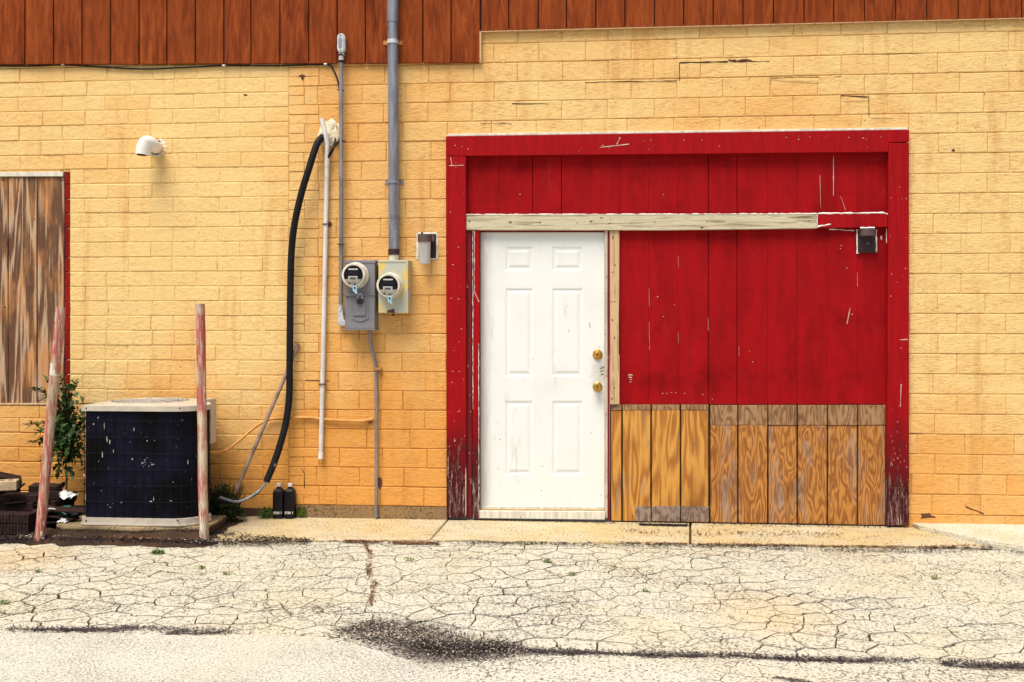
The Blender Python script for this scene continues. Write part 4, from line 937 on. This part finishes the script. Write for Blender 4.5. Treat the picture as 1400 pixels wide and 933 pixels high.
# ------------------------------------------------------------ leaning posts
def post(label, b, t, yb_, yt, w_):
    B = U(b[0], b[1], yb_); T = U(t[0], t[1], yt); o = thing('wooden_post', label, 'post', tuple(B), 'peeling guard posts by the air conditioner')
    o.matrix_world = Matrix.Translation(B); pts = [B-(T-B).normalized()*.06]+[B.lerp(T, k/8)+Vector((random.uniform(-.002, .002), 0, 0)) for k in range(9)]
    bm = bmn(); tube(bm, pts, w_, 14); ob = link('pole', bm, 'post_wood', o, True); ob.data.set_sharp_from_angle(angle=R(60)); return o
g1 = G(54, 738, 0); g2 = G(278.5, 738, 0)
p1 = post('leaning red and grey peeling post in front of the boarded window', (54, 738), (83, 420), g1.y, g1.y+.05, .0315)
p2 = post('upright red and grey peeling post at the right corner of the air conditioner', (278.8, 738), (273.6, 416), g2.y, g2.y+.02, .0305)
for (px, py, a, b, ydep) in ((66, 503, 5.4, 6, g1.y), ):
    pass
A_ = U(54, 738, g1.y); B_ = U(83, 420, g1.y+.05); part_tube('white_band', [A_.lerp(B_, .705), A_.lerp(B_, .757)], .0317, 'faded_band', p1, 14)

# ------------------------------------------------------------ jugs
def jug(px, label):
    B = G(px, 708.5, .0); o = thing('plastic_bottle', label, 'bottle', tuple(B), 'black bottles by the wall')
    s_ = .074
    def rr(hw, hd, z): return [(B.x+x, B.y+y, z) for x, y in [(hw*cx-math.copysign(r_, cx)+r_*math.cos(R(a)), hd*cy-math.copysign(r_, cy)+r_*math.sin(R(a))) for cx, cy, a0, r_ in ((1, 1, 0, hd*.45), (-1, 1, 90, hd*.45), (-1, -1, 180, hd*.45), (1, -1, 270, hd*.45)) for a in (a0, a0+45, a0+90)]]
    bm = bmn(); rings = []
    for hw, hd, z in ((.036, .032, .002), (.039, .035, .008), (.039, .035, .185), (.036, .033, .200), (.026, .024, .212), (.014, .014, .219), (.013, .013, .232)):
        rings.append([bm.verts.new(p) for p in rr(hw, hd, z)])
    for a, b in zip(rings[:-1], rings[1:]):
        for k in range(12): bm.faces.new((a[k], a[(k+1) % 12], b[(k+1) % 12], b[k]))
    bm.faces.new(rings[0]); bm.faces.new(rings[-1]); body = link('bottle_body', bm, 'black', o, False)
    bm = bmn()
    for k in range(9): z = .065+k*.0135; box(bm, B.x-.024, B.x+.024, B.y-.0366, B.y-.034, z, z+.0055)
    link('rib', bm, 'black', body)
    part_lathe('cap', (B.x, B.y, .231), [(.0165, 0), (.0165, .020), (.014, .023)], 'label', o, 16, 'z')
    lb = bmn(); box(lb, B.x-.028, B.x+.016, B.y-.0372, B.y-.035, .036, .052); lab = link('label', lb, 'label', o)
    bm = bmn()
    for k, (a, b, c, d) in enumerate(((-.024, -.021, .039, .049), (-.024, -.016, .043, .045), (-.017, -.014, .039, .049), (-.010, -.004, .039, .049), (.002, .005, .039, .049), (.009, .011, .039, .049))): box(bm, B.x+a, B.x+b, B.y-.0382, B.y-.0371, c, d)
    link('print', bm, 'black', lab)
    bm = bmn()
    for a, b, c, d in ((.027, .030, .038, .054), (.029, .034, .038, .041), (.029, .034, .051, .054)): box(bm, B.x+a, B.x+b, B.y-.0364, B.y-.0345, c, d)
    link('print', bm, 'label', o)
jug(381.2, 'left one of two black bottles with white caps on the walkway'); jug(396.6, 'right one of two black bottles with white caps on the walkway')

# ------------------------------------------------------------ ground
bm = bmn(); box(bm, -150, 150, -220, 40, -.5, -.034); struct(link('ground', bm, 'far_ground'))
bm = bmn(); box(bm, X(-500), X(1900), -1.75*2, .1, -.2, -.021); struct(link('soil_bed', bm, 'soil'))
# walkway slabs
walk = struct(bpy.data.objects.new('walkway', None)); COL.objects.link(walk)
def slab(pts, z, zb_, mat, parent, name='slab', sub=0, bev=.006):
    bm = bmn(); a = [bm.verts.new((p.x, p.y, z)) for p in pts]; b = [bm.verts.new((p.x, p.y, zb_)) for p in pts]; n = len(a)
    top = bm.faces.new(a); bm.faces.new(b[::-1])
    for k in range(n): l = (k+1) % n; bm.faces.new((a[k], a[l], b[l], b[k]))
    if bev: bmesh.ops.bevel(bm, geom=list(top.edges), offset=bev, segments=2, affect='EDGES')
    return link(name, bm, mat, parent)
def edgep(xa, xb, fy, n, z=0, rag=1.2):
    out = []
    for k in range(n+1): x = xa+(xb-xa)*k/n; out.append(G(x, fy(x)+random.uniform(-rag, rag), z))
    return out
fyw = lambda x: 738.5+(x-590)*.0125 if x > 590 else 738.5+(590-x)*.004
def back(x): q = U(x, 700, 0.0); return Vector((q.x, .04, 0))
slab([back(290), back(611.5)]+edgep(587, 290, fyw, 40), 0, -.1, 'apron', walk)
slab([back(613.5), back(943)]+[G(942.2, 716, 0)]+edgep(942, 589.5, fyw, 44), 0, -.1, 'apron', walk)
slab([back(946), back(1262), G(1262, 722, 0), G(1345, 746, 0)]+edgep(1340, 945.5, fyw, 44), 0.001, -.1, 'apron', walk)
ramp = slab([back(1243), back(1500), G(1520, 752, .03), G(1400, 747.5, .03), G(1355, 741, .03), G(1300, 729, .03), G(1258, 720, .03), G(1243, 712, .03)], .03, -.1, 'white_conc', None, 'concrete_ramp', bev=.012); struct(ramp)

# cracked lot: irregular pieces with real gaps between them
lot = struct(bpy.data.objects.new('parking_lot', None)); COL.objects.link(lot)
def seam(px): return 862+4*math.sin(px*.01) if px < 380 else (866+(px-380)*.075 if px < 700 else 890+(px-700)*.031)
seam_pts = [G(px, seam(px), LZ) for px in range(-300, 1750, 20)]
def seam_y(x):
    for a, b in zip(seam_pts[:-1], seam_pts[1:]):
        if a.x <= x <= b.x: return a.y+(b.y-a.y)*(x-a.x)/(b.x-a.x)
    return seam_pts[0].y if x < seam_pts[0].x else seam_pts[-1].y
front_top = lambda x: (G(700, 743, LZ).y)
rg = random.Random(21); seeds = []
x = -4.9
XA, XB, YA, YB = -5.2, 5.4, -2.95, -.62
tries = 0
def dens(px, py):
    v = noise.noise(Vector((px*.7+4, py*1.0, 3)))
    return .128+.055*v
while tries < 22000:
    tries += 1; p = Vector((rg.uniform(XA-.3, XB+.3), rg.uniform(YA-.3, YB+.3), 0)); r_ = dens(p.x, p.y)
    if p.x > 1.8 and p.y > -1.7: r_ *= 1.5
    if all((p-q).length > r_ for q in seeds): seeds.append(p)
def clip(poly, m, n):
    out = []
    for i in range(len(poly)):
        a, b = poly[i], poly[(i+1) % len(poly)]; da, db = (a-m).dot(n), (b-m).dot(n)
        if da <= 0: out.append(a)
        if da*db < 0: out.append(a.lerp(b, da/(da-db)))
    return out
def warp(p):
    n1 = noise.noise_vector(Vector((p.x*3.1, p.y*3.1, 1.7)))*.055; n2 = noise.noise_vector(Vector((p.x*11, p.y*11, 5.1)))*.018; n3 = noise.noise_vector(Vector((p.x*34, p.y*34, 9.1)))*.006
    q = p+n1+n2+n3; q.z = 0; return q
cells = []
for s_ in seeds:
    poly = [s_+Vector((a, b, 0)) for a, b in ((-.6, -.6), (.6, -.6), (.6, .6), (-.6, .6))]
    for q in seeds:
        if q is s_ or (q-s_).length > 1.0: continue
        poly = clip(poly, (q+s_)/2, (q-s_).normalized())
        if len(poly) < 3: break
    if len(poly) < 3: continue
    dense = []
    for i in range(len(poly)):
        a, b = poly[i], poly[(i+1) % len(poly)]; n_ = max(1, int((b-a).length/.028))
        for k in range(n_): dense.append(a.lerp(b, k/n_))
    W_ = [warp(p) for p in dense]; c = sum(W_, Vector())/len(W_)
    if c.x < XA or c.x > XB: continue
    out = []
    for p in W_:
        d = c-p; L = d.length
        if L < 1e-4: continue
        mask = noise.noise(Vector((p.x*1.3, p.y*1.6, 8)))*.8+noise.noise(Vector((p.x*6, p.y*6, 2)))*.7
        if p.x > 1.2 and p.y > -1.75: mask -= .75
        if p.x < -2.2 and p.y > -1.15: mask -= .7
        g_ = max(0.0003, .0045+.0052*mask); n_v = d/L; q = p+Vector((n_v.x*.75, n_v.y*2.1, 0))*min(g_, L*.2)
        sy = seam_y(q.x); q.y = min(max(q.y, sy+.004), YB-.10 if False else YB); out.append(q)
    xs2 = [q.x for q in out]; ys2 = [q.y for q in out]
    area = abs(sum(out[i].x*out[(i+1) % len(out)].y-out[(i+1) % len(out)].x*out[i].y for i in range(len(out))))/2
    if area < .0006: continue
    cells.append((area, c, out))
print('cells', len(cells), G(200, 745, 0), G(60, 745, 0), G(180, 733, 0), G(240, 750, 0))
def shown(cel):
    d = cel[1]-CP; zc = d.dot(FW); px = 700+F*d.dot(RT)/zc
    return (-1 if (px < -60 or px > 1460) else 1)*cel[0]/zc**3
cells.sort(key=shown, reverse=True)
rest = bmn()
for idx, (area, c, out) in enumerate(cells):
    bm = bmn() if idx < 300 else rest
    tx, ty, dz = rg.uniform(-.012, .012), rg.uniform(-.012, .012), rg.uniform(-.0012, .0012)
    mk = noise.noise(Vector((c.x*1.3, c.y*1.6, 8)))
    a_ = [bm.verts.new((p.x, p.y, LZ+dz+(p.x-c.x)*tx*.5+(p.y-c.y)*ty*.5)) for p in out]; b_ = [bm.verts.new((p.x, p.y, -.04)) for p in out]; n_ = len(a_)
    bm.faces.new(a_)
    for k in range(n_): l = (k+1) % n_; bm.faces.new((a_[k], a_[l], b_[l], b_[k]))
    if idx < 300: link('asphalt_piece', bm, 'lot', lot)
stuff(link('asphalt_piece', rest, 'lot', lot))
# lower surface beyond the seam, and the pale newer patch lapping over it
bm = bmn(); top = [(p.x, p.y+.006) for p in seam_pts]; a_ = [bm.verts.new((x, y, LZ-.002)) for x, y in top]; b_ = [bm.verts.new((x, -30 if 0 < k < len(top)-1 else -30, LZ-.002)) for k, (x, y) in enumerate(top)]
for k in range(len(top)-1): bm.faces.new((a_[k], a_[k+1], b_[k+1], b_[k]))
struct(link('driveway', bm, 'lot_low'))
cur = [(-300, 866), (0, 865), (120, 867), (250, 869), (340, 868), (420, 872), (480, 881), (530, 893), (580, 911), (640, 934), (720, 975), (820, 1060), (900, 1250)]
sp = smooth_path([G(a, b, LZ+.004) for a, b in cur], 8); sp = [Vector((p.x, p.y+random.uniform(-.012, .012), 0)) for p in sp]
bm = bmn(); a_ = [bm.verts.new((p.x, p.y, LZ+.003)) for p in sp]; a0_ = [bm.verts.new((p.x, p.y, LZ-.003)) for p in sp]; ylow = -D-3
b_ = [bm.verts.new((p.x, ylow, LZ+.003)) for p in sp]
for k in range(len(sp)-1): bm.faces.new((a_[k], a_[k+1], b_[k+1], b_[k])); bm.faces.new((a0_[k], a0_[k+1], a_[k+1], a_[k]))
struct(link('newer_paving', bm, 'patch'))

# littered soil on the left
bm = bmn(); nx, ny = 90, 30; xa, xb = X(-200, -.5), X(345, -.5); vg = {}
for i in range(nx+1):
    for j in range(ny+1):
        x = xa+(xb-xa)*i/nx; edge = G(700+(x/7)*F, 743, 0).y
        yfrnt = -1.0+.05*noise.noise(Vector((x*2.5, 0, 4)))+.03*noise.noise(Vector((x*9, 0, 1))); 
        if x > X(300, -.8): yfrnt = -.93
        y = .0+(yfrnt-.0)*j/ny; t = j/ny
        z = .004+.010*noise.fractal(Vector((x*6, y*6, 2)), 1, 2, 4)-.022*max(0, (t-.86)/.14)-(.02*max(0, (x-X(300, -.5))/.25)) + ((.045+.02*noise.noise(Vector((x*7, 0, 6))))*math.exp(-((y+.76)/.05)**2) if X(70, -.7) < x < X(290, -.7) else 0)
        vg[i, j] = bm.verts.new((x, y, z))
for i in range(nx):
    for j in range(ny): bm.faces.new((vg[i, j], vg[i+1, j], vg[i+1, j+1], vg[i, j+1]))
struct(link('soil', bm, 'mulch', None, True))
rg = random.Random(31)
def litter(bm, p, s_, flat=.35):
    ax = Vector((rg.uniform(-1, 1), rg.uniform(-1, 1), rg.uniform(-flat, flat))).normalized(); bx_ = Vector((-ax.y, ax.x, rg.uniform(-flat, flat))).normalized()
    el = rg.uniform(.4, 1.0); v = [bm.verts.new(p+ax*s_*a+bx_*s_*b*el+Vector((0, 0, c))) for a, b, c in ((-1, -.3, 0), (0, -.6, s_*.25), (1, 0, 0), (.1, .6, s_*.2))]
    bm.faces.new((v[0], v[1], v[2])); bm.faces.new((v[0], v[2], v[3]))
def scatter(name, pts, n, spread, size, mat, z, label=None, cat=None):
    bm = bmn(); P = [G(a, b, z) for a, b in pts]; Ls = [(b-a).length for a, b in zip(P[:-1], P[1:])]; tot = sum(Ls)
    for k in range(n):
        t = rg.uniform(0, tot); i = 0
        while i < len(Ls)-1 and t > Ls[i]: t -= Ls[i]; i += 1
        p = P[i].lerp(P[i+1], min(1, t/Ls[i])); cl = noise.noise(Vector((p.x*4, p.y*4, n*.01)))
        if cl < -.15 and rg.random() < .7: continue
        litter(bm, p+Vector((rg.gauss(0, spread*.7), rg.gauss(0, spread), .003+rg.random()*.006)), size*rg.uniform(.4, 1.5))
    return stuff(tag(link(name, bm, mat), label, cat))
scatter('dry_leaf_litter', [(90, 728), (150, 733), (215, 735)], 1500, .035, .012, 'litter_brown', .008, 'rusty brown dry leaf litter in front of the equipment pad', 'leaf litter')
scatter('dark_grit', [(-60, 738), (50, 738), (120, 736), (200, 738), (280, 741), (420, 742)], 4200, .045, .009, 'litter_dark', .002, 'dark grit strewn round the foot of both posts', 'grit')
scatter('pile_debris', [(-60, 728), (20, 726), (75, 724), (112, 722)], 1600, .07, .012, 'litter_dark', .012, 'dark crumbled debris in front of the brick pile', 'debris')
scatter('apron_litter_shadow', [(292, 728), (320, 733), (350, 736), (420, 740)], 900, .035, .008, 'litter_dark', .002, 'dark litter and painted-in shadow on the walkway end right of the upright post', 'litter')  # litter flecks that also paint in the shadow on this walkway end
scatter('pale_grit', [(20, 735), (120, 730), (240, 737), (330, 741)], 420, .05, .007, 'litter_pale', .010, 'pale pebbles scattered over the dark soil by the posts', 'pebbles')
scatter('mulch_clump', [(472, 741), (520, 742), (560, 743.5), (600, 744)], 900, .014, .010, 'litter_brown', -.006, 'red brown mulch caught along the walkway edge left of the door', 'mulch')
scatter('edge_grit', [(640, 743), (760, 745), (900, 747), (1000, 748), (1130, 753), (1260, 755), (1330, 753), (1400, 756)], 3000, .03, .0065, 'litter_dark', -.008, 'dark grit along the front edge of the walkway', 'grit')
scatter('mulch_line', [(820, 742), (943, 745), (1060, 746), (1240, 750), (1330, 747), (1370, 750), (1430, 754)], 1500, .012, .008, 'litter_brown', -.006, 'brown mulch between the walkway and the lot, right of the door', 'mulch')
scatter('wall_foot_dirt', [(520, 709), (640, 710), (860, 717), (960, 718), (1230, 722)], 1300, .020, .006, 'litter_dark', .001, 'dark crumbs on the walkway under the door and plywood', 'grit')
scatter('dark_crumbs', [(875, 718), (940, 719.5)], 700, .012, .008, 'litter_dark', .002, 'dark stain of crumbs on the walkway at its joint before the plywood', 'grit')
scatter('peeled_flakes', [(850, 726), (905, 731), (960, 729), (1150, 732)], 420, .05, .009, 'litter_brown', .001, 'brown flaking patches on the walkway before the plywood', 'flakes')
scatter('loose_gravel', [(480, 862), (520, 860), (570, 864), (600, 876), (640, 888), (700, 886)], 5200, .08, .006, 'gravel', LZ, 'dark loose gravel on the worn patch left of centre in the foreground', 'gravel')
scatter('black_gravel', [(560, 880), (610, 890), (650, 889), (690, 887)], 2600, .045, .006, 'litter_dark', LZ+.002, 'blackest loose gravel in the middle of the worn patch', 'gravel')
scatter('pale_gravel', [(480, 864), (570, 868), (620, 886), (700, 887)], 2600, .085, .0055, 'litter_pale', LZ+.001, 'pale stones mixed into the worn dark patch', 'gravel')
scatter('seam_gravel', [(700, 889), (830, 894), (1000, 897), (1110, 902), (1240, 904), (1400, 912)], 3000, .020, .0058, 'gravel', LZ, 'dark gravel along the pavement seam right of the worn patch', 'gravel')
scatter('seam_gravel', [(10, 861), (130, 862), (200, 860), (320, 866)], 1300, .022, .0058, 'gravel', LZ, 'dark gravel along the pavement seam at the left', 'gravel')
scatter('loose_stones', [(0, 800), (350, 805), (700, 810), (1050, 810), (1400, 815)], 2600, .45, .0055, 'litter_dark', LZ, 'small dark stones sprinkled over the whole cracked lot', 'stones')
scatter('crack_mulch', [(500, 745), (506, 760), (503, 780), (512, 800), (505, 830)], 500, .012, .008, 'litter_brown', LZ, 'brown mulch in the long crack running out from the walkway', 'mulch')

# ------------------------------------------------------------ plants
def leaf(bm, p, d, L, w_, up=Vector((0, 0, 1))):
    d = d.normalized(); s_ = d.cross(up)
    if s_.length < .1: s_ = Vector((1, 0, 0))
    s_ = s_.normalized(); n_ = s_.cross(d); q = [p, p+d*L*.35+s_*w_+n_*w_*.3, p+d*L-n_*L*.15, p+d*L*.35-s_*w_+n_*w_*.3, p+d*L*.5]
    v = [bm.verts.new(a) for a in q]; bm.faces.new((v[0], v[1], v[4])); bm.faces.new((v[1], v[2], v[4])); bm.faces.new((v[2], v[3], v[4])); bm.faces.new((v[3], v[0], v[4]))
def rv(): return Vector((rg.uniform(-1, 1), rg.uniform(-1, 1), rg.uniform(-1, 1)))
sh = thing('shrub', 'leafy dark green shrub growing between the window and the air conditioner', 'shrub', tuple(G(90, 690, 0)))
root = Vector((X(90, -.3), -.3, 0)); sb = bmn(); lb = bmn()
twigs = [((89, 560), (82, 515)), ((89, 580), (104, 520)), ((88, 590), (98, 540)), ((88, 600), (52, 590)), ((88, 600), (38, 580)), ((90, 610), (44, 606)), ((90, 590), (70, 560)), ((89, 570), (42, 532)), ((89, 560), (60, 545)),
         ((90, 600), (106, 585)), ((90, 610), (108, 600)), ((90, 620), (74, 618)), ((90, 600), (100, 560)), ((88, 570), (90, 530)), ((90, 630), (108, 625)), ((88, 610), (80, 590)), ((88, 585), (92, 565)), ((90, 630), (56, 628)), ((88, 575), (66, 520)), ((90, 600), (94, 610)), ((90, 590), (84, 600)), ((90, 605), (100, 615))]
tube(sb, smooth_path([root, U(91, 660, -.3), U(89, 620, -.3), U(88, 580, -.28), U(89, 545, -.27)], 4), .006, 6)
for (a, b), (c, d) in twigs:
    y0 = -.3+rg.uniform(-.05, .05); y1 = -.3+rg.uniform(-.20, .18); A = U(a, b, y0); B = U(c, d, y1); mid = A.lerp(B, .55)+Vector((0, 0, .05))
    pth = smooth_path([A, mid, B], 7); tube(sb, pth, .0028, 4)
    for i, p in enumerate(pth[2:]):
        dr_ = (pth[-1]-pth[0]).normalized()
        for s_ in (-1, 1, 0):
            dd = dr_*.5+Vector((rg.uniform(-1, 1), rg.uniform(-1, .6), rg.uniform(-.7, .3)))*.8; leaf(lb, p+rv()*.012, dd, rg.uniform(.035, .062), rg.uniform(.010, .017))
for k in range(750):
    px = rg.gauss(92, 10); py = rg.gauss(594, 24); p = U(px, py, -.3+rg.uniform(-.12, .12)); leaf(lb, p, rv()+Vector((0, -.3, -.3)), rg.uniform(.035, .075), rg.uniform(.013, .023))
link('stem', sb, 'stem', sh); stuff(link('foliage', lb, 'leaf', sh))
def weed(name, label, cat, px, py, yoff, w_, h_, n, L, mat, z=0):
    B = G(px, py, z); t = thing(name, label, cat, tuple(B)); lb = bmn(); sb = bmn()
    for k in range(max(3, n//14)):
        a = rg.uniform(0, 6.28); tip = B+Vector((math.cos(a)*w_*rg.random(), math.sin(a)*w_*.5*rg.random(), h_*rg.uniform(.5, 1.05))); tube(sb, [B+Vector((math.cos(a)*w_*.3, 0, 0)), tip], .002, 4)
    for k in range(n):
        a = rg.uniform(0, 6.28); rr = math.sqrt(rg.random()); hh = rg.random()**.8
        p = B+Vector((math.cos(a)*w_*rr*(1-.4*hh), math.sin(a)*w_*.6*rr, h_*hh*(1-.5*rr*rr))); leaf(lb, p, rv()+Vector((0, -.2, .5)), L*rg.uniform(.6, 1.3), L*.28)
    link('stem', sb, 'stem', t); stuff(link('foliage', lb, mat, t)); return t
weed('bush', 'low dark green bush behind the right post, at the foot of the wall', 'bush', 304, 713, 0, .19, .27, 1500, .026, 'leaf')
weed('weed_clump', 'small green weed left of the two black bottles', 'weed', 364, 708.5, 0, .075, .085, 420, .014, 'leaf_bright')
weed('weed_clump', 'small green weed right of the two black bottles', 'weed', 411, 707.5, 0, .06, .085, 420, .014, 'leaf_bright')
for px, py, w_, n, lb_ in ((216, 757, .055, 170, 'bright green weed on the lot in front of the air conditioner'), (4, 826, .04, 50, 'green weed in a crack at the left edge of the lot'), (749, 769, .035, 60, 'green weed in the lot crack straight out from the white door'), (52, 783, .03, 40, 'tiny weed in the crack below the left leaning post'),
                           (275, 778, .035, 40, 'tiny weed in the lot crack below the upright post'), (311, 786, .03, 40, 'tiny weed right of and below the upright post'), (782, 787, .03, 40, 'small weed in the crack right of the door axis'), (881, 809, .025, 30, 'small weed in the crack in front of the plywood'), (1278, 792, .04, 30, 'small weed in the lot at the right'), (560, 767, .04, 40, 'small weed in the lot left of the door')):
    weed('crack_weed', lb_, 'weed', px, py, 0, w_, .022, n, .013, 'leaf_bright', LZ)

# ------------------------------------------------------------ brick pile
def loose(x, y, z, rz, tilt, mat, label, group, sx=.2, sy=.1, sz=.055, holes=False, name='loose_brick'):
    o = thing(name, label, 'brick', (x, y, z), group) if holes else None
    bm = bmn(); box(bm, -sx/2, sx/2, -sy/2, sy/2, 0, sz)
    for v in bm.verts: v.co += Vector((rg.uniform(-.003, .003), rg.uniform(-.003, .003), rg.uniform(-.002, .002)))
    bmesh.ops.bevel(bm, geom=bm.edges[:], offset=.004, segments=1, affect='EDGES')
    if holes:
        b = link('brick_body', bm, mat, None); b.parent = o
        for k in (-.055, 0, .055): bm = bmn(); lathe(bm, (k, 0, sz), [(.016, 0), (.016, .0015)], 12, 'z'); h_ = link('core_hole', bm, 'hole', None); h_.parent = o
        o.rotation_euler = (tilt[0], tilt[1], rz); return o
    b = link(name, bm, mat); b.location = (x, y, z); b.rotation_euler = (tilt[0], tilt[1], rz); return tag(b, label, 'brick', group)
gx = lambda px, y: X(px, y)
LB = 'dark brown brick in the loose pile behind the left post'; GB = 'dark bricks piled by the left post'
for lev in range(5):
    for k in range(7-lev):
        y = -.42+rg.uniform(-.03, .03)-lev*.01; px = -62+k*20+lev*3+rg.uniform(-3, 3)
        if px > 82-lev*6: continue
        loose(gx(px, y), y, .012+lev*.058, rg.uniform(-.5, .5), (rg.uniform(-.09, .09), rg.uniform(-.10, .10)), 'old_brick', LB, GB)
for lev in range(4):
    for k in range(4):
        y = -.56+lev*.02; px = -50+k*38+rg.uniform(-3, 3)+lev*4
        if px > 44: continue
        loose(gx(px, y), y, .010+lev*.056, rg.uniform(-.15, .15), (rg.uniform(-.04, .04), rg.uniform(-.05, .05)), 'old_brick', LB, GB)
for px, y, z, rz in ((62, -.42, .02, .5), (70, -.40, .075, .3), (66, -.40, .13, -.2), (58, -.45, .18, .6), (80, -.36, .03, -.5), (78, -.34, .09, .2), (90, -.30, .02, .9), (84, -.32, .14, .35), (62, -.36, .22, .1)):
    loose(gx(px, y), y, z, rz, (rg.uniform(-.15, .15), rg.uniform(-.15, .15)), 'old_brick', LB, GB)
# front row standing on edge
for row in range(2):
    for k in range(30):
        px = -60+k*3.45*1.25
        if px > 45: continue
        y = -.72+.0*row; loose(gx(px, y), y, .008+row*.07, 0, (0, rg.uniform(-.05, .05)), 'old_brick', 'thin dark paver standing on edge before the brick pile', 'pavers standing on edge in front of the brick pile', sx=.022, sy=.11, sz=.066, name='edge_paver')
loose(gx(3, -.62), -.62, Zw(3, 669.5, -.62), R(22), (0, 0), 'tan_brick', 'tan brick with core holes lying on top of the dark brick pile', None, sx=.20, sy=.12, sz=.062, holes=True)
loose(gx(6, -.46), -.46, .30, R(40), (.3, .3), 'old_brick', 'black brick tilted up behind the tan brick', None, sx=.2)
for k in range(26):
    y = rg.uniform(-.72, -.3); px = rg.uniform(-40, 104); hh = max(.02, .30-(px+40)*.0016+rg.uniform(-.10, .02)) if y > -.6 else rg.uniform(.02, .16)
    b = loose(gx(px, y), y, hh, rg.uniform(-.7, .7), (rg.uniform(-.35, .35), rg.uniform(-.35, .35)), 'old_brick', 'thin dark broken tile lying loose on the brick pile', 'dark broken tiles strewn over the brick pile', sx=rg.uniform(.12, .26), sy=rg.uniform(.08, .13), sz=.014, name='broken_tile')
    b['category'] = 'tile'
# crumpled plastic, teal cloth, bent wire
def crumple(name, label, cat, px, py, y, sx, sy, sz, mat, seed):
    bm = bmn(); bmesh.ops.create_grid(bm, x_segments=16, y_segments=12, size=1)
    c = U(px, py, y)
    for v in bm.verts:
        n_ = noise.fractal(Vector((v.co.x*2.2, v.co.y*2.2, seed)), 1, 2, 4); e = max(abs(v.co.x), abs(v.co.y)); v.co = c+Vector((v.co.x*sx*(1+.2*n_), v.co.y*sy*(1-.2*n_), (n_*.6+.3)*sz-e*e*sz*.7))
    return tag(link(name, bm, mat), label, cat)
crumple('plastic_sheet', 'white crumpled plastic lying on the bricks left of the air conditioner', 'plastic sheet', 86, 675, -.36, .088, .06, .045, 'plastic_sheet', 3)
crumple('paper_scrap', 'small crumpled white scrap at the left corner of the equipment pad', 'litter', 87, 711, -.66, .035, .03, .025, 'plastic_sheet', 8)
cl = thing('cloth', 'teal and navy cloth bundle between the pile and the air conditioner', 'cloth', tuple(U(95, 700, -.52)))
bm = bmn(); c0 = [U(x, y, -.56+d) for x, y, d in ((79, 697, 0), (87, 692, .04), (97, 691, .06), (92, 701, -.03))]; v = [bm.verts.new(p) for p in c0]; cc = bm.verts.new(U(88, 696, -.60))
for k in range(4): bm.faces.new((v[k], v[(k+1) % 4], cc))
v2 = [bm.verts.new((p.x, p.y+.04, .01)) for p in c0]
for k in range(4): bm.faces.new((v[k], v[(k+1) % 4], v2[(k+1) % 4], v2[k]))
link('teal_fold', bm, 'teal', cl)
bm = bmn(); c0 = [U(x, y, -.55+d) for x, y, d in ((92, 701, -.03), (97, 691, .05), (104, 696, .05), (107, 703, .0), (98, 706, -.03))]; v = [bm.verts.new(p) for p in c0]; bm.faces.new(v); v2 = [bm.verts.new((p.x, p.y+.05, .01)) for p in c0]
for k in range(5): bm.faces.new((v[k], v[(k+1) % 5], v2[(k+1) % 5], v2[k]))
link('navy_fold', bm, 'navy', cl)
bw = thing('bent_wire', 'pale bent wire arching beside the teal cloth', 'wire', tuple(U(64, 700, -.66)))
part_tube('wire', smooth_path([U(62, 703, -.66), U(65, 697, -.67), U(70, 695.5, -.67), U(80, 698, -.66), U(90, 703, -.66)], 5), .0042, 'pvc_pipe', bw, 6)
